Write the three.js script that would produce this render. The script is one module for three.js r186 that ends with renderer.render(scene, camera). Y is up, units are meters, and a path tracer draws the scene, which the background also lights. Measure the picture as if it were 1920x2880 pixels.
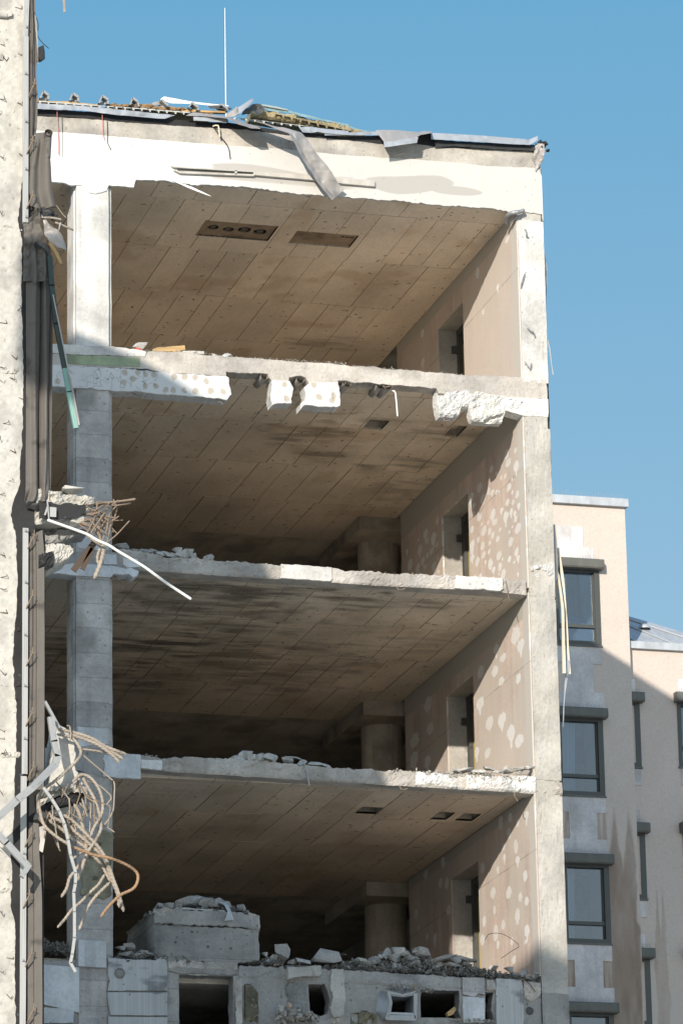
import * as THREE from 'three';
import { mergeGeometries, toCreasedNormals } from 'three/addons/utils/BufferGeometryUtils.js';
import { ConvexGeometry } from 'three/addons/geometries/ConvexGeometry.js';

// ---------------------------------------------------------------- camera, sky, sun, exposure
const scene = new THREE.Scene();
const camera = new THREE.PerspectiveCamera(13.612, 682 / 1024, 0.5, 3000);
camera.position.set(-21.584, 1.6, 63.773);
camera.rotation.set(0.2898, -0.2753, -0.0183, 'YXZ');
const renderer = new THREE.WebGLRenderer({ antialias: true });
renderer.toneMapping = THREE.LinearToneMapping;
renderer.toneMappingExposure = 1.3;
renderer.shadowMap.enabled = true;
renderer.setSize(682, 1024);

const SUN = new THREE.Vector3(-0.55, 0.315, 1).normalize();
const sunLight = new THREE.DirectionalLight(new THREE.Color().setRGB(1, 0.92, 0.81), 3.8);
sunLight.position.copy(SUN).multiplyScalar(120).add(new THREE.Vector3(-6, 18, 0));
sunLight.target.position.set(-6, 18, 0);
sunLight.castShadow = true;
sunLight.shadow.mapSize.set(4096, 4096);
Object.assign(sunLight.shadow.camera, { left: -40, right: 40, top: 40, bottom: -40, near: 1, far: 260 });
scene.add(sunLight, sunLight.target);

const clampC = c => Math.min(1, Math.max(-1, c));
{ // clear blue sky: paler towards the horizon and round the sun
  const W = 512, H = 256, d = new Float32Array(W * H * 4), v = new THREE.Vector3();
  for (let j = 0; j < H; j++) for (let i = 0; i < W; i++) {
    const el = ((j + 0.5) / H - 0.5) * Math.PI, az = ((i + 0.5) / W - 0.5) * 2 * Math.PI;
    v.set(Math.cos(el) * Math.cos(az), Math.sin(el), Math.cos(el) * Math.sin(az));
    const e = Math.max(0, Math.sin(el)), h = Math.exp(-e * 3.1), c = v.dot(SUN), g = Math.exp(-Math.acos(clampC(c)) * 1.9) * (0.3 + 0.7 * h);
    const r = Math.max(0.035, -0.095 + 0.7 * h) + 2.3 * g, gg = 0.14 + 0.56 * h + 2.0 * g, b = 0.394 + 0.326 * h + 1.65 * g;
    d.set([r, gg, b, 1], (j * W + i) * 4);
  }
  const t = new THREE.DataTexture(d, W, H, THREE.RGBAFormat, THREE.FloatType);
  t.mapping = THREE.EquirectangularReflectionMapping; t.magFilter = t.minFilter = THREE.LinearFilter; t.wrapS = THREE.RepeatWrapping; t.needsUpdate = true;
  scene.background = t; scene.environment = t;
}

// ---------------------------------------------------------------- helpers
function rng(seed) { let a = seed >>> 0; return () => { a = (a + 0x6D2B79F5) | 0; let t = Math.imul(a ^ (a >>> 15), 1 | a); t = (t + Math.imul(t ^ (t >>> 7), 61 | t)) ^ t; return ((t ^ (t >>> 14)) >>> 0) / 4294967296; }; }
const hash = (x, y, z) => { let h = Math.imul(x | 0, 374761393) ^ Math.imul(y | 0, 668265263) ^ Math.imul(z | 0, 2147483647 - 1013); h = Math.imul(h ^ (h >>> 13), 1274126177); return ((h ^ (h >>> 16)) >>> 0) / 4294967296; };
const sm = t => t * t * (3 - 2 * t), mix = (a, b, t) => a + (b - a) * t, clamp = (x, a = 0, b = 1) => Math.min(b, Math.max(a, x));
const sstep = (a, b, x) => sm(clamp((x - a) / (b - a)));
function noise(x, y, z = 0, p = 0, py = p) { // value noise, periodic in x and y when p > 0
  const xi = Math.floor(x), yi = Math.floor(y), zi = Math.floor(z), fx = sm(x - xi), fy = sm(y - yi), fz = sm(z - zi), w = (n, q) => q ? ((n % q) + q) % q : n;
  const q = (a, b, c) => hash(w(xi + a, p), w(yi + b, py), zi + c), l = c => mix(mix(q(0, 0, c), q(1, 0, c), fx), mix(q(0, 1, c), q(1, 1, c), fx), fy);
  return fz ? mix(l(0), l(1), fz) : l(0);
}
function fbm(x, y, z = 0, oct = 4, p = 0, py = p) { let s = 0, a = 0.5, n = 0; for (let o = 0; o < oct; o++) { s += a * noise(x, y, z + o * 17, p, py); n += a; x *= 2; y *= 2; p *= 2; py *= 2; a *= 0.5; } return s / n; }
const enc = c => Math.round(255 * clamp(c <= 0.0031308 ? c * 12.92 : 1.055 * Math.pow(c, 1 / 2.4) - 0.055));
// a texture that covers sx by sy metres from (ox, oy); fn gets metres and returns linear rgb, or a grey height
function tex(w, h, sx, sy, fn, { data = false, ox = 0, oy = 0 } = {}) {
  const d = new Uint8Array(w * h * 4);
  for (let j = 0; j < h; j++) for (let i = 0; i < w; i++) {
    const c = fn(ox + (i + 0.5) / w * sx, oy + (j + 0.5) / h * sy), k = (j * w + i) * 4;
    if (data) { d[k] = d[k + 1] = d[k + 2] = Math.round(255 * clamp(c)); } else { d[k] = enc(c[0]); d[k + 1] = enc(c[1]); d[k + 2] = enc(c[2]); }
    d[k + 3] = 255;
  }
  const t = new THREE.DataTexture(d, w, h); t.wrapS = t.wrapT = THREE.RepeatWrapping; t.magFilter = THREE.LinearFilter; t.minFilter = THREE.LinearMipmapLinearFilter; t.generateMipmaps = true;
  if (!data) t.colorSpace = THREE.SRGBColorSpace;
  t.repeat.set(1 / sx, 1 / sy); t.offset.set(-ox / sx, -oy / sy); t.needsUpdate = true; return t;
}
const tint = (c, k) => [c[0] * k, c[1] * k, c[2] * k], blend = (a, b, t) => [mix(a[0], b[0], t), mix(a[1], b[1], t), mix(a[2], b[2], t)];
function mat(color, { map, bump, bs = 0.004, rough = 0.92, metal = 0, ...o } = {}) {
  const m = new THREE.MeshStandardMaterial({ roughness: rough, metalness: metal, ...o });
  if (color) m.color.setRGB(...color);
  if (map) m.map = map;
  if (bump) { m.bumpMap = bump; m.bumpScale = bs; }
  return m;
}
const used = {};
function numbered(n) { used[n] = (used[n] ?? -1) + 1; return used[n] ? `${n}_${String(used[n]).padStart(3, '0')}` : n; }
function part(name, geo, m, parent) { const o = new THREE.Mesh(geo, m); o.name = name; o.castShadow = o.receiveShadow = true; parent.add(o); return o; }
function tag(o, label, category, group, kind) { o.userData.label = label; o.userData.category = category; if (group) o.userData.group = group; if (kind) o.userData.kind = kind; return o; }
function thing(name, label, category, group) { const o = new THREE.Group(); o.name = numbered(name); scene.add(o); return tag(o, label, category, group); }
function solo(name, geo, m, label, category, group) { const o = part(numbered(name), geo, m, scene); return tag(o, label, category, group); }
function struct(name, geo, m) { const o = part(numbered(name), geo, m, scene); o.userData.kind = 'structure'; return o; }
const V3 = (a, b, c) => Array.isArray(a) ? new THREE.Vector3(...a) : new THREE.Vector3(a, b, c);

function boxUV(g) { // uv in metres, by the way each face points
  g = g.index ? g.toNonIndexed() : g; g.computeVertexNormals();
  const p = g.attributes.position, n = g.attributes.normal, uv = new Float32Array(p.count * 2);
  for (let i = 0; i < p.count; i++) {
    const a = Math.abs(n.getX(i)), b = Math.abs(n.getY(i)), c = Math.abs(n.getZ(i));
    const [u, v] = c >= a && c >= b ? [p.getX(i), p.getY(i)] : a >= b ? [p.getZ(i), p.getY(i)] : [p.getX(i), p.getZ(i)];
    uv[i * 2] = u; uv[i * 2 + 1] = v;
  }
  g.setAttribute('uv', new THREE.BufferAttribute(uv, 2)); return g;
}
const box = (x0, x1, y0, y1, z0, z1) => boxUV(new THREE.BoxGeometry(Math.abs(x1 - x0), Math.abs(y1 - y0), Math.abs(z1 - z0)).translate((x0 + x1) / 2, (y0 + y1) / 2, (z0 + z1) / 2));
const merge = a => mergeGeometries(a.map(g => { g = g.index ? g.toNonIndexed() : g; for (const k of Object.keys(g.attributes)) if (!['position', 'normal', 'uv'].includes(k)) g.deleteAttribute(k); return g; }));
// roughen an outline: points [x, y, amp?]; amp is how far the edge that starts there strays
function roughen(pts, amp, step, seed) {
  const out = [], R = rng(seed), n = pts.length;
  for (let i = 0; i < n; i++) {
    const [x0, y0, a0] = pts[i], [x1, y1] = pts[(i + 1) % n], A = a0 === undefined ? amp : a0, L = Math.hypot(x1 - x0, y1 - y0), k = A ? Math.max(1, Math.round(L / step)) : 1;
    for (let j = 0; j < k; j++) {
      const t = j / k, o = A ? (fbm((x0 + (x1 - x0) * t) * 9 + seed, (y0 + (y1 - y0) * t) * 9, seed, 3) - 0.5) * 2.4 * A + (R() - 0.5) * A : 0;
      out.push([x0 + (x1 - x0) * t + (j ? -(y1 - y0) / L * o : 0), y0 + (y1 - y0) * t + (j ? (x1 - x0) / L * o : 0)]);
    }
  }
  return out;
}
function shapeOf(pts) { const s = new THREE.Shape(); pts.forEach(([x, y], i) => i ? s.lineTo(x, y) : s.moveTo(x, y)); return s; }
function poly(pts, z0, z1, { amp = 0, step = 0.06, seed = 1, bevel = 0, holes = [] } = {}) {
  const s = shapeOf(roughen(pts, amp, step, seed));
  for (const h of holes) s.holes.push(new THREE.Path(roughen(h, amp, step, seed + 3).map(([x, y]) => new THREE.Vector2(x, y))));
  const g = new THREE.ExtrudeGeometry(s, { depth: z1 - z0 - bevel * 2, bevelEnabled: bevel > 0, bevelSize: bevel, bevelThickness: bevel, bevelOffset: -bevel, bevelSegments: 1, steps: 1 });
  g.translate(0, 0, z0 + bevel); return boxUV(g);
}
// a broken concrete edge along x: front face between a top and a bottom line, crumbled, with top and underside running back
function lineAt(pts, x) { if (x <= pts[0][0]) return pts[0][1]; for (let i = 1; i < pts.length; i++) if (x <= pts[i][0]) return mix(pts[i - 1][1], pts[i][1], (x - pts[i - 1][0]) / (pts[i][0] - pts[i - 1][0])); return pts[pts.length - 1][1]; }
function brokenEdge(top, bot, { zf = 0, depth = 0.5, amp = 0.02, crumb = 0.03, step = 0.035, seed = 1, under = 0.006 } = {}) {
  const x0 = Math.max(top[0][0], bot[0][0]), x1 = Math.min(top[top.length - 1][0], bot[bot.length - 1][0]), nx = Math.max(2, Math.round((x1 - x0) / step)), rows = [], f = 9; let hm = 0; for (let i = 0; i <= 20; i++) { const x = mix(x0, x1, i / 20); hm = Math.max(hm, lineAt(top, x) - lineAt(bot, x)); }
  const k = clamp(Math.round(hm / step), 5, 26);
  for (let i = 0; i <= nx; i++) {
    const x = mix(x0, x1, i / nx), t = lineAt(top, x) + (fbm(x * 6, seed, 1, 4) - 0.5) * 2 * crumb + (hash(i, seed, 5) - 0.5) * crumb * 0.7, b = lineAt(bot, x) + (fbm(x * 5, seed, 9, 3) - 0.5) * under * 2, m = Math.max(3, Math.round((t - b) / step));
    const col = [];
    const dz = (y, e) => zf + (fbm(x * f, y * f, seed, 4) - 0.5) * 2.2 * amp + (hash(i, Math.round(y / step), seed) - 0.5) * Math.min(0.02, amp * 0.6) - e * amp * 1.2 - (fbm(x * 3, y * 3, seed + 4, 3) > 0.62 ? amp * 1.1 : 0);
    col.push([x, t + 0.004, zf - depth], [x, t + (noise(x * 14, 3, seed) - 0.4) * crumb, zf - 0.25 * depth], [x, t + (noise(x * 17, 8, seed) - 0.4) * crumb, dz(t, 2.2)]);
    for (let j = 0; j <= k; j++) { const v = j / k, y = mix(t, b, v), e = Math.pow(Math.abs(v - 0.4) / 0.6, 6); col.push([x, y, dz(y, e)]); }
    col.push([x, b + 0.001, zf - depth]);
    rows.push(col);
  }
  return gridGeo(rows, true, true);
}
function gridGeo(rows, flat = false, caps = false) {
  const pos = [], idx = [], m = rows[0].length;
  for (const r of rows) for (const p of r) pos.push(p[0], p[1], p[2]);
  for (let i = 0; i < rows.length - 1; i++) for (let j = 0; j < m - 1; j++) { const a = i * m + j, b = a + 1, c = a + m, d = c + 1; idx.push(a, b, c, b, d, c); }
  if (caps) for (const i of [0, rows.length - 1]) for (let j = 1; j < m - 1; j++) { const a = i * m; i ? idx.push(a, a + j, a + j + 1) : idx.push(a, a + j + 1, a + j); }
  let g = new THREE.BufferGeometry(); g.setAttribute('position', new THREE.Float32BufferAttribute(pos, 3)); g.setIndex(idx);
  if (flat) return boxUV(g);
  g.computeVertexNormals(); return g;
}
const curve = (pts, tension = 0.5) => new THREE.CatmullRomCurve3(pts.map(p => V3(p)), false, 'catmullrom', tension);
function tube(pts, r, { seg = 8, step = 0.05, tension = 0.5 } = {}) { const c = curve(pts, tension); return new THREE.TubeGeometry(c, Math.max(4, Math.round(c.getLength() / step)), r, seg, false); }
function capTube(pts, r, o) { const g = tube(pts, r, o), a = V3(pts[0]), b = V3(pts[pts.length - 1]); return merge([g, new THREE.SphereGeometry(r, 8, 6).translate(a.x, a.y, a.z), new THREE.SphereGeometry(r, 8, 6).translate(b.x, b.y, b.z)]); }
function rope(pts, r, turns = 7, lobes = 3) { // laid strands twisted round each other
  const c = curve(pts), L = c.getLength(), n = Math.max(12, Math.round(L / 0.014)), fr = c.computeFrenetFrames(n, false), m = 12, pos = [], uv = [], idx = [];
  for (let i = 0; i <= n; i++) {
    const p = c.getPointAt(i / n), N = fr.normals[i], B = fr.binormals[i], end = Math.min(1, Math.min(i, n - i) / 2);
    for (let j = 0; j <= m; j++) {
      const a = j / m * Math.PI * 2, w = r * (0.68 + 0.36 * Math.pow(Math.abs(Math.cos(lobes * 0.5 * (a + turns * 2 * Math.PI * (i / n) * L))), 0.8)) * (0.35 + 0.65 * end) * (1 + 0.1 * (noise(i * 0.3, j) - 0.5));
      pos.push(p.x + (N.x * Math.cos(a) + B.x * Math.sin(a)) * w, p.y + (N.y * Math.cos(a) + B.y * Math.sin(a)) * w, p.z + (N.z * Math.cos(a) + B.z * Math.sin(a)) * w); uv.push(i / n * L, a * r);
    }
  }
  for (let i = 0; i < n; i++) for (let j = 0; j < m; j++) { const a = i * (m + 1) + j, b = a + 1, q = a + m + 1; idx.push(a, b, q, b, q + 1, q); }
  const g = new THREE.BufferGeometry(); g.setAttribute('position', new THREE.Float32BufferAttribute(pos, 3)); g.setAttribute('uv', new THREE.Float32BufferAttribute(uv, 2)); g.setIndex(idx); g.computeVertexNormals(); return g;
}
// a sheet between two edge lines, dented, with thickness; fold(u, v) moves it along z
function sheet(Lp, Rp, { nu = 10, nv = 40, amp = 0, freq = 5, seed = 1, thick = 0.004, fold, tension = 0.2, smooth = true } = {}) {
  const A = curve(Lp, tension), B = curve(Rp, tension), front = [];
  const pt = (c, P, t) => smooth ? c.getPoint(t) : (() => { const s = t * (P.length - 1), i = Math.min(P.length - 2, Math.floor(s)); return V3(P[i]).lerp(V3(P[i + 1]), s - i); })();
  for (let j = 0; j <= nv; j++) {
    const a = pt(A, Lp, j / nv), b = pt(B, Rp, j / nv), row = [];
    for (let i = 0; i <= nu; i++) { const p = a.clone().lerp(b, i / nu); p.z += (fbm(p.x * freq, p.y * freq, seed, 3) - 0.5) * 2 * amp + (fold ? fold(i / nu, j / nv, p) : 0); row.push([p.x, p.y, p.z]); }
    front.push(row);
  }
  const g0 = gridGeo(front), n = g0.attributes.normal, m = nu + 1, back = front.map((r, j) => r.map((p, i) => { const k = j * m + i; return [p[0] - n.getX(k) * thick, p[1] - n.getY(k) * thick, p[2] - n.getZ(k) * thick]; }));
  const pos = [], idx = [], uv = [], add = R => R.forEach(r => r.forEach(p => { pos.push(...p); uv.push(p[0], p[1]); }));
  add(front); add(back); const N = front.length * m;
  for (let j = 0; j < nv; j++) for (let i = 0; i < nu; i++) { const a = j * m + i, b = a + 1, c = a + m, d = c + 1; idx.push(a, b, c, b, d, c, N + a, N + c, N + b, N + b, N + c, N + d); }
  for (let j = 0; j < nv; j++) for (const i of [0, nu]) { const a = j * m + i, c = a + m; idx.push(a, c, N + a, c, N + c, N + a); }
  for (const j of [0, nv]) for (let i = 0; i < nu; i++) { const a = j * m + i; idx.push(a, N + a, a + 1, a + 1, N + a, N + a + 1); }
  const g = new THREE.BufferGeometry(); g.setAttribute('position', new THREE.Float32BufferAttribute(pos, 3)); g.setAttribute('uv', new THREE.Float32BufferAttribute(uv, 2)); g.setIndex(idx); return toCreasedNormals(g, 0.7);
}
// a straight bar between two points, w wide (across), t deep (along z)
function bar(p, q, w, t) {
  const a = V3(p), b = V3(q), L = a.distanceTo(b), g = new THREE.BoxGeometry(w, L, t), m = new THREE.Matrix4(), y = b.clone().sub(a).normalize(), x = new THREE.Vector3().crossVectors(y, new THREE.Vector3(0, 0, 1)); if (x.lengthSq() < 1e-6) x.set(1, 0, 0); x.normalize();
  const z = new THREE.Vector3().crossVectors(x, y); m.makeBasis(x, y, z); m.setPosition(a.add(b).multiplyScalar(0.5)); g.applyMatrix4(m); return g;
}
function channel(pts, w, dep, t = 0.006) { // open metal C profile along a bent line, its back towards the viewer
  const out = [];
  for (let i = 0; i < pts.length - 1; i++) {
    const a = V3(pts[i]), b = V3(pts[i + 1]), y = b.clone().sub(a).normalize(), x = new THREE.Vector3().crossVectors(y, new THREE.Vector3(0, 0, 1)).normalize();
    const e = y.clone().multiplyScalar(w * 0.12); a.sub(e); b.add(e);
    out.push(bar(a.toArray(), b.toArray(), w, t));
    for (const s of [-1, 1]) { const o = x.clone().multiplyScalar(s * (w / 2 - t / 2)).add(new THREE.Vector3(0, 0, -dep / 2 - t / 2)); out.push(bar(a.clone().add(o).toArray(), b.clone().add(o).toArray(), t, dep)); }
  }
  return merge(out);
}
function chunk(seed, sx = 1, sy = 1, sz = 1, n = 16) { const R = rng(seed), p = []; for (let i = 0; i < n; i++) { const v = new THREE.Vector3(R() - 0.5, R() - 0.5, R() - 0.5); v.multiplyScalar(0.5 / Math.max(Math.abs(v.x), Math.abs(v.y), Math.abs(v.z)) * (0.72 + 0.28 * R())); p.push(v.multiply(V3(sx, sy, sz))); } return boxUV(new ConvexGeometry(p)); }

// ---------------------------------------------------------------- materials
function spots(x, y, n, prob, r0, r1, s, p = 0) { // round pits: n cells per metre, radii in cells
  const X = x * n, Y = y * n, xi = Math.floor(X), yi = Math.floor(Y), w = q => p ? ((q % p) + p) % p : q; let m = 0;
  for (let j = -1; j <= 1; j++) for (let i = -1; i <= 1; i++) { const a = w(xi + i), b = w(yi + j); if (hash(a, b, s) > prob) continue; const dx = X - xi - i - hash(a, b, s + 1), dy = Y - yi - j - hash(a, b, s + 2), r = r0 + (r1 - r0) * hash(a, b, s + 3); m = Math.max(m, sstep(r, r * 0.6, Math.hypot(dx, dy * (0.7 + 0.6 * hash(a, b, s + 4))))); }
  return m;
}
const speck = (x, y, d, th, s) => noise(x * d, y * d, s) > th ? 1 : 0;
const BUMP = tex(512, 512, 2, 2, (x, y) => 0.55 * fbm(x * 8, y * 8, 3, 5, 16) + 0.45 * fbm(x * 32, y * 32, 8, 3, 64) - 0.5 * spots(x, y, 8, 0.4, 0.04, 0.14, 5, 16), { data: true });
const ROUGH = tex(512, 512, 2, 2, (x, y) => { const a = fbm(x * 5, y * 5, 31, 5, 10), b = fbm(x * 14, y * 14, 12, 4, 28); return 0.6 * a + 0.4 * Math.abs(b - 0.5) * 2; }, { data: true });
const concreteMap = (c, s, { board = 0, stain = 0.25, pit = 0.4, streak = 0.25, crack = 0 } = {}) => tex(448, 448, 4, 4, (x, y) => {
  let k = 0.66 + 0.68 * fbm(x * 2, y * 2, s, 5, 8);
  k *= 1 - stain * sstep(0.5, 0.72, fbm(x * 1.5, y * 1.5, s + 7, 5, 6));
  k *= 1 - streak * sstep(0.48, 0.8, fbm(x * 7, y * 0.5, s + 19, 4, 28, 2)) * fbm(x * 2, y, s + 5, 2, 8, 4);
  k *= 1 - pit * spots(x, y, 6, 0.35, 0.03, 0.11, s + 3, 24);
  k *= 0.86 + 0.28 * fbm(x * 28, y * 28, s, 3, 112);
  const sc = Math.abs(fbm(x * 1.5, y * 1.5, s + 23, 4, 6) - 0.5); if (sc < 0.0035) k *= 1 - crack;
  if (board) { const q = y / board, e = q + 0.03 * (noise(x * 4, q, s, 16, 99) - 0.5), b = Math.abs((e % 1 + 1) % 1 - 0.5) * 2, bi = ((Math.floor(e) % Math.round(4 / board)) + 99) % Math.round(4 / board); k *= (0.82 + 0.3 * hash(bi, 3, s)) * (1 - 0.4 * sstep(0.955, 1, b)); k *= 0.9 + 0.2 * fbm(x * 3, y * 24, s + 2, 3, 12, 96); }
  const w = fbm(x * 3, y * 3, s + 11, 3, 12);
  return [c[0] * k, c[1] * k * (0.985 + 0.03 * w), c[2] * k * (0.94 + 0.1 * w)];
});
const streaky = (c, s, dark = 0.35) => tex(256, 256, 2, 2, (x, y) => { let k = 0.8 + 0.4 * fbm(x * 12, y * 1.5 * 2, s, 4, 24) * 0.9; k *= 1 - dark * sstep(0.55, 0.8, fbm(x * 4, y * 4, s + 5, 4, 8)); k += 0.2 * spots(x, y, 10, 0.25, 0.05, 0.12, s, 20); return tint(c, k); });

const M = {};
M.concrete = mat(null, { map: concreteMap([0.448, 0.414, 0.370], 2, { stain: 0.25 }), bump: BUMP, bs: 0.012 });
M.pale = mat(null, { map: concreteMap([0.45, 0.425, 0.385], 21, { stain: 0.1, streak: 0.12 }), bump: BUMP, bs: 0.012 });
M.edge = mat(null, { map: concreteMap([0.482, 0.442, 0.398], 5, { stain: 0.25 }), bump: ROUGH, bs: 0.025 });
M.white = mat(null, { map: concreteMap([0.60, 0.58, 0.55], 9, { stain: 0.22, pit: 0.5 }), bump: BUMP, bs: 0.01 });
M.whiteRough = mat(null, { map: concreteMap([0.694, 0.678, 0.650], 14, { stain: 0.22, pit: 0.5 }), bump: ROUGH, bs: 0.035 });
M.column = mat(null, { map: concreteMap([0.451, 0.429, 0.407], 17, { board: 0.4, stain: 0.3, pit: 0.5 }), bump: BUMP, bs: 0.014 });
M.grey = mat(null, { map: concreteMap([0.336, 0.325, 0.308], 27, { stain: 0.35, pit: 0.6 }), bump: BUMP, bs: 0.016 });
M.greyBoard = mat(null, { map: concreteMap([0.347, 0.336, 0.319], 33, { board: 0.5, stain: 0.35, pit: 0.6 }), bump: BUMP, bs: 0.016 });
M.pit = mat(null, { map: concreteMap([0.27, 0.265, 0.255], 35, { stain: 0.3 }), bump: ROUGH, bs: 0.05 });
M.floor = mat(null, { map: concreteMap([0.60, 0.54, 0.46], 39, { stain: 0.3 }), bump: BUMP, bs: 0.006 });
M.interior = mat(null, { map: concreteMap([0.46, 0.40, 0.325], 41, { stain: 0.4 }), bump: BUMP, bs: 0.005 });
M.rubble = mat(null, { map: concreteMap([0.47, 0.45, 0.42], 43, { stain: 0.3 }), bump: ROUGH, bs: 0.03 });
M.rubblePale = mat(null, { map: concreteMap([0.493, 0.470, 0.431], 44, { stain: 0.3 }), bump: ROUGH, bs: 0.012 });
M.foam = mat(null, { map: concreteMap([0.27, 0.245, 0.17], 47, { stain: 0.5, pit: 0.7 }), bump: ROUGH, bs: 0.04 });
M.panelWhite = mat(null, { map: concreteMap([0.560, 0.571, 0.577], 49, { stain: 0.1, pit: 0.15 }), bump: BUMP, bs: 0.002 });
M.green = mat(null, { map: concreteMap([0.28, 0.33, 0.20], 51, { stain: 0.4 }), rough: 0.5 });
M.zinc = mat(null, { map: streaky([0.42, 0.44, 0.46], 3, 0.25), metal: 0.35, rough: 0.48, bump: BUMP, bs: 0.002 });
M.zincWarm = mat(null, { map: streaky([0.40, 0.37, 0.345], 6, 0.25), metal: 0.2, rough: 0.6, bump: BUMP, bs: 0.003 });
M.steel = mat(null, { map: streaky([0.34, 0.345, 0.345], 8, 0.3), metal: 0.4, rough: 0.5 });
M.darkMetal = mat(null, { map: streaky([0.085, 0.085, 0.08], 12, 0.3), rough: 0.6 });
M.rail = mat(null, { map: streaky([0.40, 0.40, 0.39], 15, 0.25), rough: 0.55, metal: 0.1 });
M.cream = mat(null, { map: streaky([0.70, 0.67, 0.58], 18, 0.12), rough: 0.5 });
M.bitumen = mat(null, { map: concreteMap([0.022, 0.022, 0.023], 55, { stain: 0.4, pit: -2 }), bump: ROUGH, bs: 0.01, rough: 0.85 });
M.rubber = mat(null, { map: streaky([0.125, 0.112, 0.098], 22, 0.6), rough: 0.75, bump: BUMP, bs: 0.004 });
M.rubberDark = mat(null, { map: streaky([0.03, 0.03, 0.03], 25, 0.4), rough: 0.6, bump: BUMP, bs: 0.004 });
M.rust = mat(null, { map: streaky([0.25, 0.19, 0.14], 28, 0.5), rough: 0.85 });
M.ropeM = mat(null, { map: streaky([0.34, 0.29, 0.235], 29, 0.5), rough: 0.8 });
M.ropeRust = mat(null, { map: streaky([0.32, 0.20, 0.115], 30, 0.5), rough: 0.8 });
M.wood = mat(null, { map: tex(256, 256, 1, 1, (x, y) => tint([0.50, 0.33, 0.15], 0.6 + 0.7 * fbm(x * 3, y * 40, 3, 3))), rough: 0.8 });
M.batten = mat(null, { map: streaky([0.68, 0.60, 0.47], 34, 0.15), rough: 0.8 });
M.wool = mat(null, { map: streaky([0.30, 0.19, 0.095], 36, 0.5), bump: ROUGH, bs: 0.05 });
M.woolYellow = mat(null, { map: streaky([0.34, 0.28, 0.16], 37, 0.5), bump: ROUGH, bs: 0.04 });
M.greenPaint = mat(null, { map: streaky([0.22, 0.40, 0.355], 38, 0.25), rough: 0.55 });
M.greenDark = mat(null, { map: streaky([0.03, 0.05, 0.045], 40, 0.25), rough: 0.5 });
M.whitePaint = mat([0.78, 0.77, 0.73], { rough: 0.55 });
M.turquoise = mat(null, { map: streaky([0.24, 0.36, 0.37], 42, 0.6), rough: 0.6 });
M.pinkWire = mat([0.55, 0.18, 0.15], { rough: 0.6 });
M.blackWire = mat([0.03, 0.03, 0.03], { rough: 0.6 });
M.recess3 = mat(null, { map: concreteMap([0.30, 0.22, 0.15], 71, { stain: 0.5 }), bump: ROUGH, bs: 0.04 });
M.darkRust = mat([0.08, 0.058, 0.042], { rough: 0.9 });
M.yellow = mat([0.36, 0.27, 0.07], { rough: 0.8 });

// ---------------------------------------------------------------- ground
struct('ground', boxUV(new THREE.PlaneGeometry(1600, 1600).rotateX(-Math.PI / 2)), mat(null, { map: concreteMap([0.52, 0.475, 0.41], 61, { stain: 0.3 }), bump: ROUGH, bs: 0.03 }));

// ---------------------------------------------------------------- the half demolished building
const ruin = thing('ruined_building', 'tall gutted concrete building with open floors and its front torn off', 'building');
const XW = -0.45;                                   // inner face of the side wall
const CEIL = [16.9, 20.17, 23.6, 26.8], TOPS = [14.0, 17.1, 20.38, 23.84];
// undersides: board marked concrete, with damp and mould where the photograph shows it
const blot = (x, z, cx, cz, rx, rz, s) => sstep(1.15, 0.35, Math.hypot((x - cx) / rx, (z - cz) / rz) + (fbm(x * 2.2, z * 2.2, s, 4) - 0.5) * 1.5) * sstep(0.25, 0.7, fbm(x * 1.6, z * 7, s + 3, 4));
const ceilingSpots = [
  { base: [0.69, 0.59, 0.475], dirt: [[-2.6, -2.1, 0.9, 0.35, 0.3], [-6.2, -1.2, 0.4, 0.3, 0.25], [-3.6, -6, 1.5, 1, 0.25]] },
  { base: [0.69, 0.61, 0.50], dirt: [[-5.2, -2.2, 2.4, 2.3, 1], [-4.3, -5.4, 2.8, 2.2, 0.9], [-6.7, -5.5, 2, 3, 0.8], [-2.4, -1.0, 1.3, 0.5, 0.9], [-1.5, -3.6, 1, 1.4, 0.5], [-5, -0.7, 2.3, 0.6, 0.8]] },
  { base: [0.72, 0.625, 0.505], dirt: [[-3.3, -2.9, 0.9, 0.7, 0.95], [-2.7, -3.9, 0.9, 0.5, 0.9], [-3.6, -1.2, 0.7, 0.8, 0.8], [-1.4, -4.2, 0.9, 0.7, 0.9], [-1.2, -2.4, 0.8, 0.6, 0.7], [-1.0, -5.6, 0.7, 1, 0.7], [-2.1, -1.9, 0.7, 0.3, 0.7]] },
  { base: [0.75, 0.65, 0.53], dirt: [[-3.3, -2.3, 0.7, 0.25, 0.4], [-1.6, -7.3, 1, 0.4, 0.7]] }];
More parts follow.
